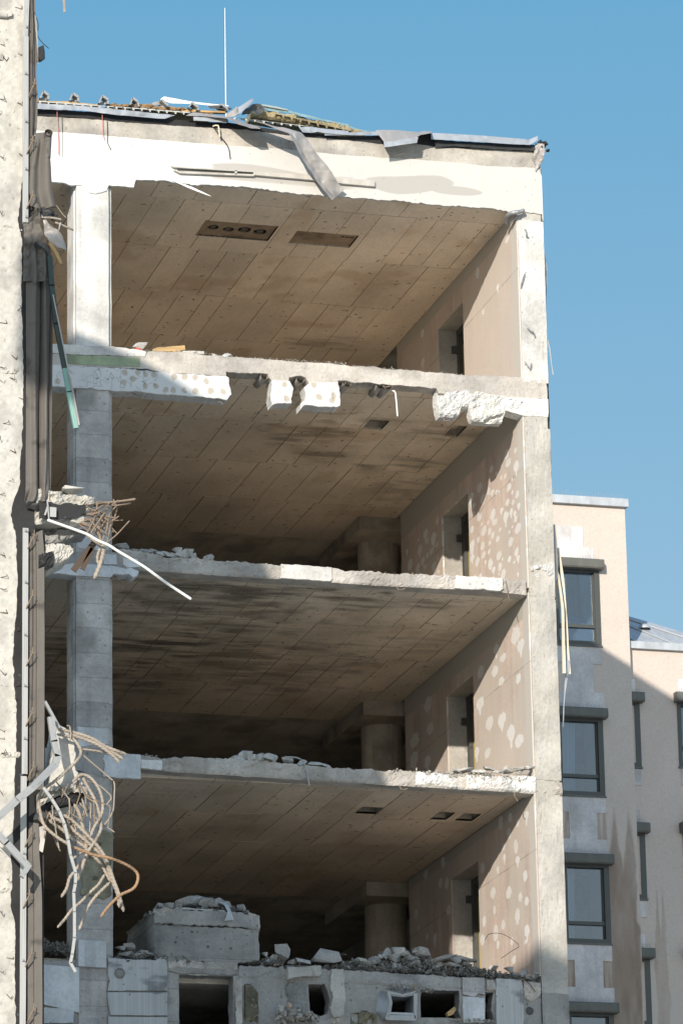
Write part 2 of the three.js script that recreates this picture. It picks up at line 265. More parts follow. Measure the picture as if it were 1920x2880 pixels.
const ceilMat = ceilingSpots.map((c, n) => { const R = rng(90 + n), W = 768, H = 768; const nicks = []; for (let i = 0; i < 520; i++) nicks.push([-9 + R() * 9, -10.5 + R() * 10.5, 0.012 + R() * R() * 0.06, 0.008 + R() * 0.014, R() * 3.14]);
  const map = tex(W, H, 9.2, 11, (x, z) => {
    let k = 0.72 + 0.55 * fbm(x * 1.1, z * 0.8, 70 + n, 5); k *= 0.93 + 0.14 * noise(x * 34, z * 34, 7 + n); k *= 0.96 + 0.08 * fbm(x * 20, z * 2, n, 3);
    let col = tint(c.base, k); const rustT = sstep(0.62, 0.8, fbm(x * 1.3, z * 1.1, 130 + n, 4)); col = blend(col, [0.46, 0.31, 0.18], rustT * 0.4);
    for (const [cx, cz, rx, rz, s] of c.dirt) col = blend(col, [0.075, 0.058, 0.043], s * 0.6 * blot(x, z, cx, cz, rx, rz, 5 + n * 7));
    return col;
  }, { ox: -9.2, oy: -11 });
  const d = map.image.data;
  for (const [x, z, a, b, t] of nicks) { // scars and fixing holes left in the concrete
    const ci = (x + 9.2) / 9.2 * W, cj = (z + 11) / 11 * H, r = Math.ceil(a / 9.2 * W * 1.5) + 1;
    for (let j = -r; j <= r; j++) for (let i = -r; i <= r; i++) { const I = Math.round(ci) + i, J = Math.round(cj) + j; if (I < 0 || J < 0 || I >= W || J >= H) continue; const dx = (I + 0.5) / W * 9.2 - 9.2 - x, dz = (J + 0.5) / H * 11 - 11 - z, u = dx * Math.cos(t) + dz * Math.sin(t), v = -dx * Math.sin(t) + dz * Math.cos(t); if ((u / a) ** 2 + (v / b) ** 2 < 1) for (let q = 0; q < 3; q++) d[(J * W + I) * 4 + q] *= 0.58; }
  }
  const m = mat(null, { map, bump: BUMP, bs: 0.004 }); m.vertexColors = true; return m; });
const rowsOf = [[-0.3, -0.55, -2.5, -4.6, -6.75, -8.9], [-0.3, -0.6, -2.48, -4.55, -6.7, -8.9], [-0.3, -0.62, -2.45, -4.65, -6.8, -9.0], [-0.06, -0.72, -2.98, -5.25, -7.5, -9.7]];
const holesOf = [ // openings cut into the undersides: x0, x1, z0, z1
  [[-2.82, -2.47, -2.15, -1.68], [-1.5, -1.22, -2.35, -1.79], [-1.07, -0.77, -2.36, -1.81]], [], [[-2.5, -2.16, -2.42, -1.91], [-1.04, -0.8, -2.53, -1.92]], [[-5.36, -4.12, -2.34, -1.6], [-3.76, -2.68, -2.36, -1.74]]];
function ceilingPanels(slab, n) {
  const R = rng(300 + n), Y = CEIL[n], rows = rowsOf[n];
  for (let r = 0; r < rows.length - 1; r++) {
    let x = -8.95 + R() * 0.4; const z1 = rows[r], z0 = rows[r + 1];
    while (x < XW - 0.05) {
      let w = [0.48, 0.5, 0.5, 0.5, 0.52, 0.62, 0.36, 0.75][Math.floor(R() * 8)]; if (r === 0) w *= 1.5; if (XW - (x + w) < 0.22) w = XW - x - 0.004;
      const g = 0.0045 + 0.003 * R(), dy = R() * 0.007, a = x + g, b = x + w - g, c = z0 + g, d = z1 - g;
      const hit = holesOf[n].filter(h => h[0] < b && h[1] > a && h[2] < d && h[3] > c);
      const holes = hit.map(h => [Math.max(h[0], a), Math.min(h[1], b), Math.max(h[2], c), Math.min(h[3], d)]);
      let pieces = [[a, b, c, d]];
      for (const [ha, hb, hc, hd] of holes) pieces = pieces.flatMap(([pa, pb, pc, pd]) => hb <= pa || ha >= pb || hd <= pc || hc >= pd ? [[pa, pb, pc, pd]] : [[pa, Math.max(pa, ha), pc, pd], [Math.min(pb, hb), pb, pc, pd], [Math.max(pa, ha), Math.min(pb, hb), pc, Math.max(pc, hc)], [Math.max(pa, ha), Math.min(pb, hb), Math.min(pd, hd), pd]]).filter(q => q[1] - q[0] > 0.004 && q[3] - q[2] > 0.004);
      if (pieces.length) {
        const gs = pieces.map(q => box(q[0], q[1], Y + dy, Y + 0.035, q[2], q[3])), k = 0.92 + 0.15 * R(), wv = R() * 0.05, cut = holes.some(q => q[0] <= a && q[1] >= b);
        for (const geo of cut ? gs : [gs.length > 1 ? merge(gs) : gs[0]]) {
        const col = new Float32Array(geo.attributes.position.count * 3); for (let i = 0; i < col.length; i += 3) { col[i] = k; col[i + 1] = k * (0.985 - wv * 0.4); col[i + 2] = k * (0.97 - wv); }
        geo.setAttribute('color', new THREE.BufferAttribute(col, 3)); part('ceiling_panel', geo, ceilMat[n], slab); }
      }
      x += w;
    }
  }
  for (const [a, b, c, d] of holesOf[n]) { // the recess behind each cut
    const t = 0.02, h = n === 3 ? 0.32 : 0.15;
    part('recess', merge([box(a - t, a, Y + 0.004, Y + h, c, d), box(b, b + t, Y + 0.004, Y + h, c, d), box(a, b, Y + 0.004, Y + h, c - t, c), box(a, b, Y + 0.004, Y + h, d, d + t), box(a - t, b + t, Y + h, Y + h + t, c - t, d + t)]), n === 3 ? M.recess3 : M.interior, slab);
    if (n === 3) { // rough plate a little above the boards, with the stumps of cut pipes
      const s = shapeOf(roughen([[a + 0.004, -d + 0.004], [b - 0.004, -d + 0.004], [b - 0.004, -c - 0.004], [a + 0.004, -c - 0.004]], 0, 0.1, 3)), hs = a < -5 ? [0.2, 0.47, 0.74, 1.02].map((q, i) => [a + q, -(c + d) / 2 + 0.04 * (i % 2), 0.095 + 0.018 * (i > 1)]) : [0.84, 0.92, 1.0].map(q => [a + q, -(c + d) / 2 - 0.12, 0.035]);
      for (const [hx, hz, hr] of hs) { const e = new THREE.Path(); e.absellipse(hx, hz, hr, hr * 1.15, 0, Math.PI * 2); s.holes.push(e); }
      part('rough_patch', boxUV(new THREE.ExtrudeGeometry(s, { depth: 0.03, bevelEnabled: false, curveSegments: 10 }).rotateX(-Math.PI / 2).translate(0, Y + 0.03, 0)), M.recess3, slab);
      for (const [hx, hz, hr] of hs) part('pipe_stump', new THREE.CylinderGeometry(hr * 0.55, hr * 0.55, 0.12, 14).translate(hx, Y + 0.1, -hz), M.darkMetal, slab);
    }
  }
}
// a slab with openings for the recesses, cut as strips along x
function slabBody(n, y0, y1, zf, zb) {
  const xs = new Set([-18, XW - 0.004]), zs = new Set([zf, zb]); for (const h of holesOf[n]) { xs.add(h[0] - 0.022); xs.add(h[1] + 0.022); zs.add(h[2] - 0.022); zs.add(h[3] + 0.022); }
  const X = [...xs].sort((a, b) => a - b), Z = [...zs].sort((a, b) => a - b), out = [];
  for (let i = 0; i < X.length - 1; i++) for (let j = 0; j < Z.length - 1; j++) { const cx = (X[i] + X[i + 1]) / 2, cz = (Z[j] + Z[j + 1]) / 2, hole = holesOf[n].some(h => cx > h[0] && cx < h[1] && cz > h[2] && cz < h[3]); if (hole) { out.push(box(X[i], X[i + 1], y0 + (n === 3 ? 0.32 : 0.15), y1, Z[j], Z[j + 1])); } else out.push(box(X[i], X[i + 1], y0, y1, Z[j], Z[j + 1])); }
  return merge(out);
}
const slabs = [];
for (let n = 0; n < 4; n++) {
  const y0 = CEIL[n] + 0.03, y1 = n === 3 ? 27.9 : TOPS[n + 1] - 0.01, s = part(n === 3 ? 'roof_slab' : 'floor_slab', slabBody(n, y0, n === 3 ? 27.2 : y1, n === 3 ? -0.05 : -0.29, -18), M.floor, ruin);
  ceilingPanels(s, n); slabs.push(s);
}
slabs.unshift(part('floor_slab', box(-18, XW, 13.66, 13.98, -0.3, -18), M.floor, ruin));
const roof = slabs[4];
part('roof_deck', merge([box(-18, -0.02, 27.22, 27.93, -0.3, -18), box(-0.44, 0.24, 26.82, 27.21, -7.21, -18), box(-0.018, 0.24, 27.22, 27.9, -7.21, -18)]), M.grey, roof);
for (let n = 0; n < 3; n++) part('slab_strip', box(-0.448, 0.245, CEIL[n] + 0.032, TOPS[n + 1] - 0.012, -7.205, -18), M.floor, ruin);
part('rear_wall', box(-18.3, 0.5, 0, 27.9, -18.3, -18.01), M.interior, ruin);
part('far_side_wall', box(-18.3, -18.01, 0, 27.9, -18, -0.2), M.interior, ruin);

// fascia: grey concrete band and the broken white plaster below it
const fascia = part('roof_edge_beam', poly([...[[-9.123,27.718],[-8.564,27.759],[-7.742,27.784],[-6.871,27.793],[-5.889,27.808]], ...[[-5.232,27.83],[-4.523,27.838],[-3.81,27.809]], ...[[-2.726,27.814],[-1.872,27.864],[-0.149,27.89]], [0, 27.62], [0, 27.45], ...[[-0.035,27.592],[-0.9,27.55],[-1.757,27.563],[-2.294,27.559],[-3.457,27.527]], ...[[-4.58,27.549],[-5.271,27.525],[-6.116,27.515]], ...[[-6.872,27.51],[-7.742,27.515],[-8.503,27.502],[-9.122,27.483]]].map(([x, y], i) => [x, y, i < 12 ? 0.006 : 0]), -0.28, 0, { step: 0.08, seed: 5 }), M.concrete, ruin);
const plasterPts = [...[[-9.122,27.483],[-8.503,27.502],[-7.742,27.515],[-6.872,27.51]], ...[[-6.116,27.515],[-5.271,27.525],[-4.58,27.549]], ...[[-3.457,27.527],[-2.294,27.559],[-1.757,27.563],[-0.9,27.55],[-0.035,27.592]], [0.012, 27.45, 0], [0.012, 26.66],
  ...[[0,26.803],[-0.35,26.806],[-0.541,26.764],[-0.635,26.814],[-1.014,26.837],[-1.299,26.826],[-1.771,26.819],[-2.21,26.817],[-2.461,26.831],[-2.742,26.824],[-3.053,26.832],[-3.489,26.818],[-4.078,26.81]], ...[[-4.539,26.821],[-5.018,26.852],[-5.57,26.847],[-6.009,26.81],[-6.411,26.851],[-6.938,26.825],[-6.975,26.689],[-7.392,26.691],[-7.428,26.594],[-7.609,26.522],[-7.717,26.532],[-7.843,26.653],[-7.951,26.644],[-8.311,26.669],[-8.83,26.647]]];
M.plaster = mat(null, { map: tex(1024, 256, 9.6, 1.2, (x, y) => { // old paint with damp patches where a cover used to be
  let c = tint(blend([0.69, 0.685, 0.67], [0.57, 0.55, 0.515], sstep(-6.6, -4.4, x + 0.5 * (fbm(x * 2, y * 3, 88, 3) - 0.5))), 0.95 + 0.08 * fbm(x * 7, y * 7, 81, 4)); const e = 0.12 * (fbm(x * 4, y * 4, 3, 3) - 0.5);
  const p1 = Math.hypot((x + 2.3) / 0.75, (y - 27.13 - 0.06 * Math.sin(x * 3)) / 0.16), p2 = Math.hypot((x + 1.5) / 0.45, (y - 27.06) / 0.08);
  const g = Math.max(sstep(0.06, -0.03, p1 - 1 + e), sstep(0.06, -0.03, p2 - 1 + e)); c = blend(c, [0.41, 0.385, 0.355], 0.9 * g);
  const q = sstep(0, 0.02, 27.18 + 0.05 * Math.sin(x * 2.4 + 1.2) + e * 0.2 - y) * sstep(-5.75, -5.6, x + e) * sstep(-3.2, -3.4, x + e) * sstep(26.9, 26.95, y); c = blend(c, [0.41, 0.385, 0.355], 0.85 * q);
  c = blend(c, [0.48, 0.45, 0.41], 0.12 * sstep(0.6, 0.8, fbm(x * 5, y * 0.7, 14, 4)));
  c = tint(c, 1 - 0.35 * spots(x, y, 5, 0.3, 0.02, 0.08, 4)); return c; }, { ox: -9.6, oy: 26.5 }), bump: BUMP, bs: 0.004 });
part('plaster_coat', poly(plasterPts.map(([x, y, a], i) => [x, i > 13 ? y - 0.035 : y, a ?? (i < 13 ? 0.006 : 0.018)]), -0.045, 0.014, { step: 0.05, seed: 11, bevel: 0.004 }), M.plaster, fascia);
// the piece of ceiling edge behind the plaster
part('beam_soffit', box(-18, -0.46, 26.87, 27.2, -0.05, -0.28), M.interior, fascia);

// column at the left, storey by storey
const colPlan = (x0, x1, x2) => shapeOf([[x0, 0], [x1, 0], [x1, 0.07], [x2, 0.09], [x2, 0.78], [x0 + 0.02, 0.78], [x0 + 0.02, 0.34], [x0 - 0.02, 0.32], [x0 - 0.02, 0.12], [x0, 0.1]]);
function column(y0, y1, m, seed) { const g = new THREE.ExtrudeGeometry(colPlan(-7.92, -7.4, -7.335), { depth: y1 - y0, bevelEnabled: true, bevelSize: 0.006, bevelThickness: 0.004, bevelSegments: 1, steps: 12 }).rotateX(-Math.PI / 2).translate(0, y0, -0.012);
  const p = g.attributes.position; for (let i = 0; i < p.count; i++) { const x = p.getX(i), y = p.getY(i); p.setX(i, x + (fbm(x * 9, y * 6, seed, 3) - 0.5) * 0.018); p.setZ(i, p.getZ(i) + (fbm(x * 5, y * 4, seed + 5, 2) - 0.5) * 0.012); } return part('column', boxUV(g), m, ruin); }
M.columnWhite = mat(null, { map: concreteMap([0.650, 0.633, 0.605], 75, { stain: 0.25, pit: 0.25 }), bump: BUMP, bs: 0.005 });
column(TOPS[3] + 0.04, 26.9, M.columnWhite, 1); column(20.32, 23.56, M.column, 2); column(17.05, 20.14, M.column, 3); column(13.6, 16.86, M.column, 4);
{ // a pale repair block and torn foam on the lower shafts
  part('foam_patch', merge([poly([[-7.572,15.989],[-7.384,15.922],[-7.343,15.868],[-7.357,15.606],[-7.377,15.27],[-7.368,14.955],[-7.461,14.887],[-7.648,14.907],[-7.852,14.918],[-7.833,15.215],[-7.777,15.478],[-7.721,15.591],[-7.647,15.781]], -0.02, 0.03, { amp: 0.03, step: 0.04, seed: 8, bevel: 0.008 }), ...[0, 1, 2, 3, 4, 5].map(i => chunk(60 + i, 0.1, 0.07, 0.06).translate(-7.75 + 0.06 * i, 15.6 - 0.2 * (i % 3) + 0.13 * (i % 2), 0.03))]), M.foam, ruin);
}

// side wall with a doorway on every floor: core, plastered inner leaf with glue dots, frame
function wallTexture(n) {
  const R = rng(500 + n), y0 = TOPS[n], dots = [];
  const specs = [{ c: 46, r: [0.07, 0.15], el: 0.75 }, { c: 30, r: [0.13, 0.28], el: 0.5 }, { c: 150, r: [0.05, 0.17], el: 0.52 }, { c: 9, r: [0.06, 0.12], el: 0.7 }][n];
  let tries = 0; while (dots.length < specs.c && tries++ < 4000) { const front = R() < 0.62, z = front ? -3.0 + R() * 2.65 : -7.0 + R() * 2.2, y = y0 + 0.1 + R() * (n === 2 ? 2.35 : 2.7), r = mix(specs.r[0], specs.r[1], R()); if (dots.every(d => Math.hypot(d[0] - z, (d[1] - y) / specs.el) > (d[2] + r) * 1.12)) dots.push([z, y, r, specs.el * (0.8 + 0.5 * R()), R()]); }
  return tex(700, 340, 7.4, 3.6, (z, y) => {
    let k = 0.74 + 0.5 * fbm(z * 1.3, y * 0.9, 150 + n, 5); k *= 0.84 + 0.32 * fbm(z * 9, y * 0.7, 160 + n, 4); k *= 0.9 + 0.2 * fbm(z * 26, y * 26, 165 + n, 2);
    let c = tint([0.64, 0.525, 0.455], k); c = blend(c, [0.62, 0.56, 0.49], 0.7 * sstep(0.4, 0.62, fbm(z * 0.9 + 3, y * 0.9, 170 + n, 4)));
    if (n === 3 && z > -3.1) c = blend(c, [0.66, 0.58, 0.51], 0.6);
    c = blend(c, [0.53, 0.49, 0.43], sstep(y0 + 2.72, y0 + 2.76, y + 0.02 * fbm(z * 6, 3))); // bare concrete above the old suspended ceiling
    c = blend(c, [0.62, 0.58, 0.52], sstep(-0.34, -0.3, z + 0.05 * (fbm(y * 4, 2, n, 3) - 0.5)));
    const jl = Math.abs(y - y0 - 1.95 - 0.01 * z); if (jl < 0.008) c = tint(c, 0.7);
    for (const [dz, dy, r, el, s] of dots) { const a = (z - dz) / r, b = (y - dy) / (r * el); if (a * a + b * b > 4) continue; const e = (fbm(z * 12, y * 16, s * 50, 4) - 0.5) * 0.65 + (fbm(z * 30, y * 40, s * 90, 2) - 0.5) * 0.35 + (s > 0.7 && b < 0 ? -0.5 * Math.abs(b) * sstep(0.5, 0.1, Math.abs(a)) : 0), q = Math.hypot(a, b) + e; if (q < 1) c = blend(c, [0.84, 0.825, 0.80], Math.min(1, 0.65 + 0.6 * fbm(z * 30, y * 30, 3, 2)) * (0.75 + 0.25 * s) * sstep(1, 0.86, q)); }
    return c;
  }, { ox: -7.3, oy: y0 - 0.1 });
}
const zyExtrude = (outline, holes, x0, x1) => { const s = shapeOf(outline); for (const h of holes) s.holes.push(new THREE.Path(h.map(p => new THREE.Vector2(...p)))); return boxUV(new THREE.ExtrudeGeometry(s, { depth: x1 - x0, bevelEnabled: false }).rotateY(-Math.PI / 2).translate(x1, 0, 0)); };
const DOORTOP = [16.4, 19.6, 22.83, 26.27], upTo = [16.9, 20.2, 23.62, 26.84];
const sideWall = part('side_wall', zyExtrude([[-0.01, 0], [-7.15, 0], [-7.15, 27.88], [-0.01, 27.88]], [0, 1, 2, 3].map(n => [[-3.1, TOPS[n] - 0.02], [-4.64, TOPS[n] - 0.02], [-4.64, DOORTOP[n]], [-3.1, DOORTOP[n]]]), XW + 0.03, -0.02), M.pale, ruin);
for (let n = 0; n < 4; n++) {
  const y0 = TOPS[n] - 0.1, y1 = upTo[n];
  part('plaster_lining', zyExtrude([[-0.02, y0], [-3.1, y0], [-3.1, DOORTOP[n]], [-4.64, DOORTOP[n]], [-4.64, y0], [-7.15, y0], [-7.15, y1], [-0.02, y1]], [], XW, XW + 0.028), mat(null, { map: wallTexture(n), bump: BUMP, bs: 0.004 }), sideWall);
  const f = part('door_frame', merge([box(-0.1, 0.02, TOPS[n], DOORTOP[n] - 0.01, -4.63, -4.5), box(-0.1, 0.02, DOORTOP[n] - 0.12, DOORTOP[n] - 0.005, -4.5, -3.11)]), M.darkMetal, sideWall);
  part('foam_seal', box(-0.03, 0.01, TOPS[n] + 0.1, DOORTOP[n] - 0.3, -4.5, -4.485), M.yellow, f);
  part('hinge', merge([box(-0.2, -0.1, TOPS[n] + 0.5, TOPS[n] + 0.62, -4.63, -4.56), box(-0.2, -0.1, TOPS[n] + 2.0, TOPS[n] + 2.12, -4.63, -4.56)]), M.darkMetal, f);
}
part('outer_side_wall', merge([box(0.25, 0.5, 0, 27.88, -18, -7.2), box(-0.015, 0.5, 0, 27.88, -7.198, -7.02)]), M.pale, ruin);
// end faces of the side wall seen from the front, one cast lift per storey
const pierPts = [
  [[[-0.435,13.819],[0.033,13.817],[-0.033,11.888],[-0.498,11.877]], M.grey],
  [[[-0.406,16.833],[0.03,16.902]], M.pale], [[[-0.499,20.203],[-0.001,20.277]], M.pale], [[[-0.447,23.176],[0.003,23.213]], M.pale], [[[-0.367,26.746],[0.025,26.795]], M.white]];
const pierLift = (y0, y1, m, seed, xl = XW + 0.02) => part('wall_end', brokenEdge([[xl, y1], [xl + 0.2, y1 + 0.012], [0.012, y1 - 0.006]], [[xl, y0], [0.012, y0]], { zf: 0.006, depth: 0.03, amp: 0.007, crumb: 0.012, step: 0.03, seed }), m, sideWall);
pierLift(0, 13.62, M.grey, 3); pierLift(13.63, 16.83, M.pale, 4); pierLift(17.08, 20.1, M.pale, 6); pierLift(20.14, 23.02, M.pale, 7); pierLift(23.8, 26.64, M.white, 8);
part('slab_end', brokenEdge([[XW, 17.1], [0.014, 17.05]], [[XW, 16.86], [0.014, 16.84]], { zf: 0.012, depth: 0.05, amp: 0.03, crumb: 0.03, seed: 21 }), M.edge, sideWall);
// round columns standing behind the end of the side wall, with square heads
for (let n = 0; n < 3; n++) {
  const c = part('round_column', boxUV(new THREE.CylinderGeometry(0.375, 0.375, CEIL[n] - TOPS[n] - 0.2, 40, 1).translate(-0.52, (CEIL[n] + TOPS[n] - 0.2) / 2, -8.4)), M.interior, ruin);
  part('column_head', box(-1.14, 0.2, CEIL[n] - 0.24, CEIL[n] + 0.02, -10.2, -7.42), M.interior, c);
}

// slab above the third floor: crumbled edge with what is left of the insulated lintel under it
const slab4 = slabs[3], slab3 = slabs[2], slab2 = slabs[1], slab1 = slabs[0];
part('slab_edge', poly([...[[-8.351,23.698],[-7.21,23.742],[-6.799,23.763],[-6.755,23.86],[-6.189,23.897],[-5.84,23.869],[-5.095,23.87]], ...[[-4.629,23.874],[-4.194,23.861],[-3.689,23.881],[-3.318,23.856],[-2.98,23.881],[-2.777,23.844],[-2.505,23.864],[-1.96,23.851],[-1.448,23.844],[-0.967,23.864],[-0.45,23.874],[-0.017,23.888],[-0.012,23.524],[-0.462,23.493],[-1.15,23.461],[-1.884,23.496],[-1.916,23.576],[-2.579,23.587],[-2.884,23.575],[-3.053,23.601],[-3.357,23.579],[-3.458,23.603],[-3.576,23.594],[-3.593,23.58],[-4.081,23.524],[-4.13,23.602],[-4.214,23.631],[-4.415,23.589],[-4.734,23.545],[-4.766,23.618],[-4.833,23.627],[-5.199,23.607]], ...[[-5.46,23.608],[-5.46,23.53],[-6.539,23.519],[-6.778,23.564],[-8.35,23.499]]], -0.3, -0.002, { amp: 0.01, step: 0.05, seed: 31, bevel: 0.006 }), M.edge, slab4);
part('top_screed', poly([[-8.351,23.865],[-8.051,23.876],[-7.663,23.871],[-7.339,23.902],[-6.993,23.883],[-6.776,23.85],[-6.799,23.765],[-7.21,23.746],[-8.093,23.715],[-8.351,23.7]], -0.4, 0.01, { amp: 0.012, seed: 33, bevel: 0.005 }), M.white, slab4);
part('green_tile_strip', poly([[-8.083,23.702],[-6.885,23.739],[-6.886,23.585],[-8.072,23.55]], -0.02, 0.006), M.green, slab4);
const dotsL = [[-7.146,23.464],[-6.93,23.475],[-6.8,23.467],[-6.659,23.461],[-6.333,23.456],[-6.149,23.458],[-5.985,23.452],[-5.8,23.405],[-7.006,23.367],[-7.168,23.296],[-6.801,23.26],[-6.634,23.274],[-6.465,23.223],[-6.357,23.227],[-6.172,23.229],[-5.976,23.236],[-5.725,23.26],[-5.518,23.257],[-8.243,23.241]];
const blockDots = [...dotsL, ...[[-4.491,23.447],[-4.461,23.221],[-3.918,23.283],[-3.665,23.318],[-3.7,23.231],[-3.998,23.482]]];
M.insulation = mat(null, { map: tex(1024, 160, 6.4, 1, (x, y) => { let c = tint([0.64, 0.635, 0.62], 0.85 + 0.25 * fbm(x * 3, y * 3, 91, 4)); for (const [dx, dy] of blockDots) { const q = Math.hypot(x - dx, (y - dy) * 0.9) / 0.055 + (fbm(x * 16, y * 16, 9, 3) - 0.5) * 0.9; if (q < 1) c = blend(c, [0.42, 0.35, 0.26], 0.75 * sstep(1, 0.7, q)); } const cr = Math.abs(fbm(x * 7, y * 9, 47, 3) - 0.5); if (cr < 0.012 && x < -6.6) c = tint(c, 0.45); const st = noise(x * 40, y * 3, 5); if (st > 0.8) c = tint(c, 0.85); return c; }, { ox: -9, oy: 22.8 }), bump: ROUGH, bs: 0.012 });
part('insulated_lintel', poly([[-8.35,23.512],[-7.211,23.528],[-6.724,23.519],[-6.539,23.512],[-5.46,23.525],[-5.423,23.505],[-5.407,23.354],[-5.376,23.223],[-5.465,23.116],[-5.628,23.138],[-5.846,23.145],[-6.194,23.142],[-6.726,23.149],[-6.909,23.159],[-7.363,23.144],[-7.771,23.153],[-8.35,23.149]], -0.3, 0.025, { amp: 0.012, step: 0.05, seed: 35, bevel: 0.006 }), M.insulation, slab4);
part('insulation_block', poly([[-4.701,23.514],[-4.406,23.521],[-4.341,23.39],[-4.387,23.216],[-4.379,23.142],[-4.656,23.113],[-4.706,23.085],[-4.728,23.226]], -0.28, 0.02, { amp: 0.012, step: 0.04, seed: 37, bevel: 0.006 }), M.insulation, slab4);
part('insulation_block', poly([[-4.065,23.518],[-3.594,23.559],[-3.56,23.377],[-3.567,23.155],[-3.635,23.126],[-4.165,23.123],[-4.233,23.044],[-4.231,23.142],[-4.164,23.205],[-4.141,23.329],[-4.167,23.429]], -0.28, 0.02, { amp: 0.012, step: 0.04, seed: 38, bevel: 0.006 }), M.insulation, slab4);
part('concrete_neck', poly([[-4.766,23.615],[-4.665,23.673],[-4.398,23.658],[-4.427,23.503],[-4.701,23.507]], -0.26, 0.004, { amp: 0.008, seed: 39 }), M.edge, slab4);
part('concrete_neck', poly([[-4.124,23.61],[-3.861,23.663],[-3.593,23.614],[-3.587,23.546],[-4.082,23.51]], -0.26, 0.004, { amp: 0.008, seed: 40 }), M.edge, slab4);
part('broken_beam', merge([
  brokenEdge([[-1.917,23.528],[-1.627,23.531],[-1.421,23.58],[-0.737,23.508],[-0.461,23.51]], [[-1.921,23.356],[-1.877,23.098],[-1.639,23.087],[-1.528,23.136],[-1.501,23.261],[-1.353,23.292],[-1.324,23.123],[-1.281,23.057],[-0.784,23.077],[-0.75,23.283],[-0.468,23.299]], { zf: 0.025, depth: 0.28, amp: 0.06, crumb: 0.02, step: 0.025, seed: 41 }),
  brokenEdge([[-0.744,23.49],[-0.392,23.515],[-0.012,23.517]], [[-0.75,23.279],[-0.443,23.211],[0.002,23.221]], { zf: 0.02, depth: 0.3, amp: 0.012, crumb: 0.01, seed: 42 })]), M.whiteRough, slab4);
part('cut_duct', merge([[-4.807,23.588],[-4.208,23.57],[-3.526,23.567],[-3.425,23.564],[-2.867,23.57],[-2.732,23.566]].map(([x, y], i) => new THREE.CylinderGeometry(0.07, 0.07, 0.5, 20, 1, true).rotateX(Math.PI / 2).translate(x, y + 0.015, -0.27))), M.edge, slab4);
part('reinforcing_bar', tube([...[[-2.647,23.515,-0.1]], ...[[-2.607,23.488,-0.05],[-2.591,23.29,-0.05],[-2.579,23.065,-0.05]]], 0.014, { tension: 0.1 }), M.whitePaint, slab4);

// slab above the second floor
part('slab_edge', brokenEdge([...[[-7.246,20.519],[-6.91,20.489],[-6.485,20.442],[-5.702,20.435],[-4.627,20.408],[-3.616,20.41]], ...[[-3.786,20.404],[-3.424,20.386],[-2.055,20.39],[-1.626,20.394],[-0.888,20.406],[-0.471,20.4]]], [...[[-7.247,20.185],[-6.416,20.191],[-4.595,20.179],[-3.62,20.177]], ...[[-3.73,20.169],[-1.693,20.177],[-0.895,20.177],[-0.479,20.152]]], { depth: 0.32, amp: 0.016, crumb: 0.03, seed: 51 }), M.edge, slab3);
part('slab_edge', poly([[-18, 20.2], [-18, 20.36], ...[[-8.377,20.364],[-7.997,20.426],[-7.407,20.461],[-7.254,20.451],[-7.178,20.397],[-7.159,20.243],[-7.255,20.222],[-8.376,20.19]]].map(p => [...p, 0.01]), -0.3, -0.001, { step: 0.06, seed: 53 }), M.grey, slab3);
part('insulation_ledge', poly([[-8.386,20.113],[-8.263,20.178],[-7.997,20.236],[-7.369,20.236],[-7.255,20.218],[-7.14,20.195],[-7.045,20.221],[-6.92,20.17],[-6.949,20.081],[-7.016,20.061],[-7.083,20.112],[-7.179,20.096],[-7.331,20.097],[-7.389,20.036],[-7.921,20.034],[-8.376,20.065]], -0.28, 0.02, { amp: 0.01, step: 0.05, seed: 55, bevel: 0.005 }), M.panelWhite, slab3);
part('insulation_block', poly([[-7.483,20.418],[-7.283,20.414],[-7.274,20.256],[-7.487,20.253]], -0.05, 0.02, { amp: 0.008, seed: 56, bevel: 0.005 }), M.panelWhite, slab3);
part('insulation_block', poly([[-7.174,20.378],[-6.948,20.372],[-6.891,20.239],[-7.102,20.211],[-7.178,20.271]], -0.05, 0.015, { amp: 0.012, seed: 57, bevel: 0.005 }), M.panelWhite, slab3);
part('insulation_block', poly([[-4.591,20.425],[-3.754,20.416],[-3.742,20.228],[-3.783,20.182],[-4.602,20.185]], -0.05, 0.03, { amp: 0.008, seed: 58, bevel: 0.006 }), M.white, slab3);
part('insulation_block', poly([[-1.681,20.403],[-0.879,20.41],[-0.878,20.227],[-0.925,20.184],[-1.699,20.186]], -0.05, 0.03, { amp: 0.012, seed: 59, bevel: 0.006 }), M.whiteRough, slab3);
part('pale_repair', poly([[-7.91,20.726],[-7.406,20.714],[-7.407,20.49],[-7.579,20.474],[-7.902,20.499]], -0.02, 0.006, { amp: 0.008, seed: 60 }), M.panelWhite, ruin);
part('wall_end_break', brokenEdge([[-0.431,20.697],[-0.23,20.663],[-0.012,20.691]], [[-0.438,20.451],[-0.238,20.432],[-0.012,20.491]], { zf: 0.02, depth: 0.05, amp: 0.03, crumb: 0.02, seed: 61 }), M.whiteRough, sideWall);

// slab above the first floor
part('slab_edge', brokenEdge([...[[-7.527,17.203],[-6.904,17.18],[-6.56,17.155],[-5.955,17.195],[-5.368,17.192],[-4.601,17.163]], ...[[-3.743,17.13],[-2.903,17.125],[-2.43,17.123],[-2.023,17.108],[-1.206,17.112],[-0.424,17.134]]], [...[[-7.528,16.948],[-6.905,16.961],[-6.562,16.948],[-4.605,16.914]], ...[[-3.747,16.901],[-2.908,16.889],[-2.063,16.873],[-1.213,16.868],[-0.432,16.855]]], { depth: 0.32, amp: 0.018, crumb: 0.03, seed: 63 }), M.edge, slab2);
part('slab_edge', poly([[-18, 16.92], [-18, 17.08], ...[[-7.917,17.249],[-7.527,17.267],[-7.484,16.993],[-7.499,16.804],[-7.917,16.901]]].map(p => [...p, 0.01]), -0.3, -0.001, { step: 0.06, seed: 65 }), M.grey, slab2);
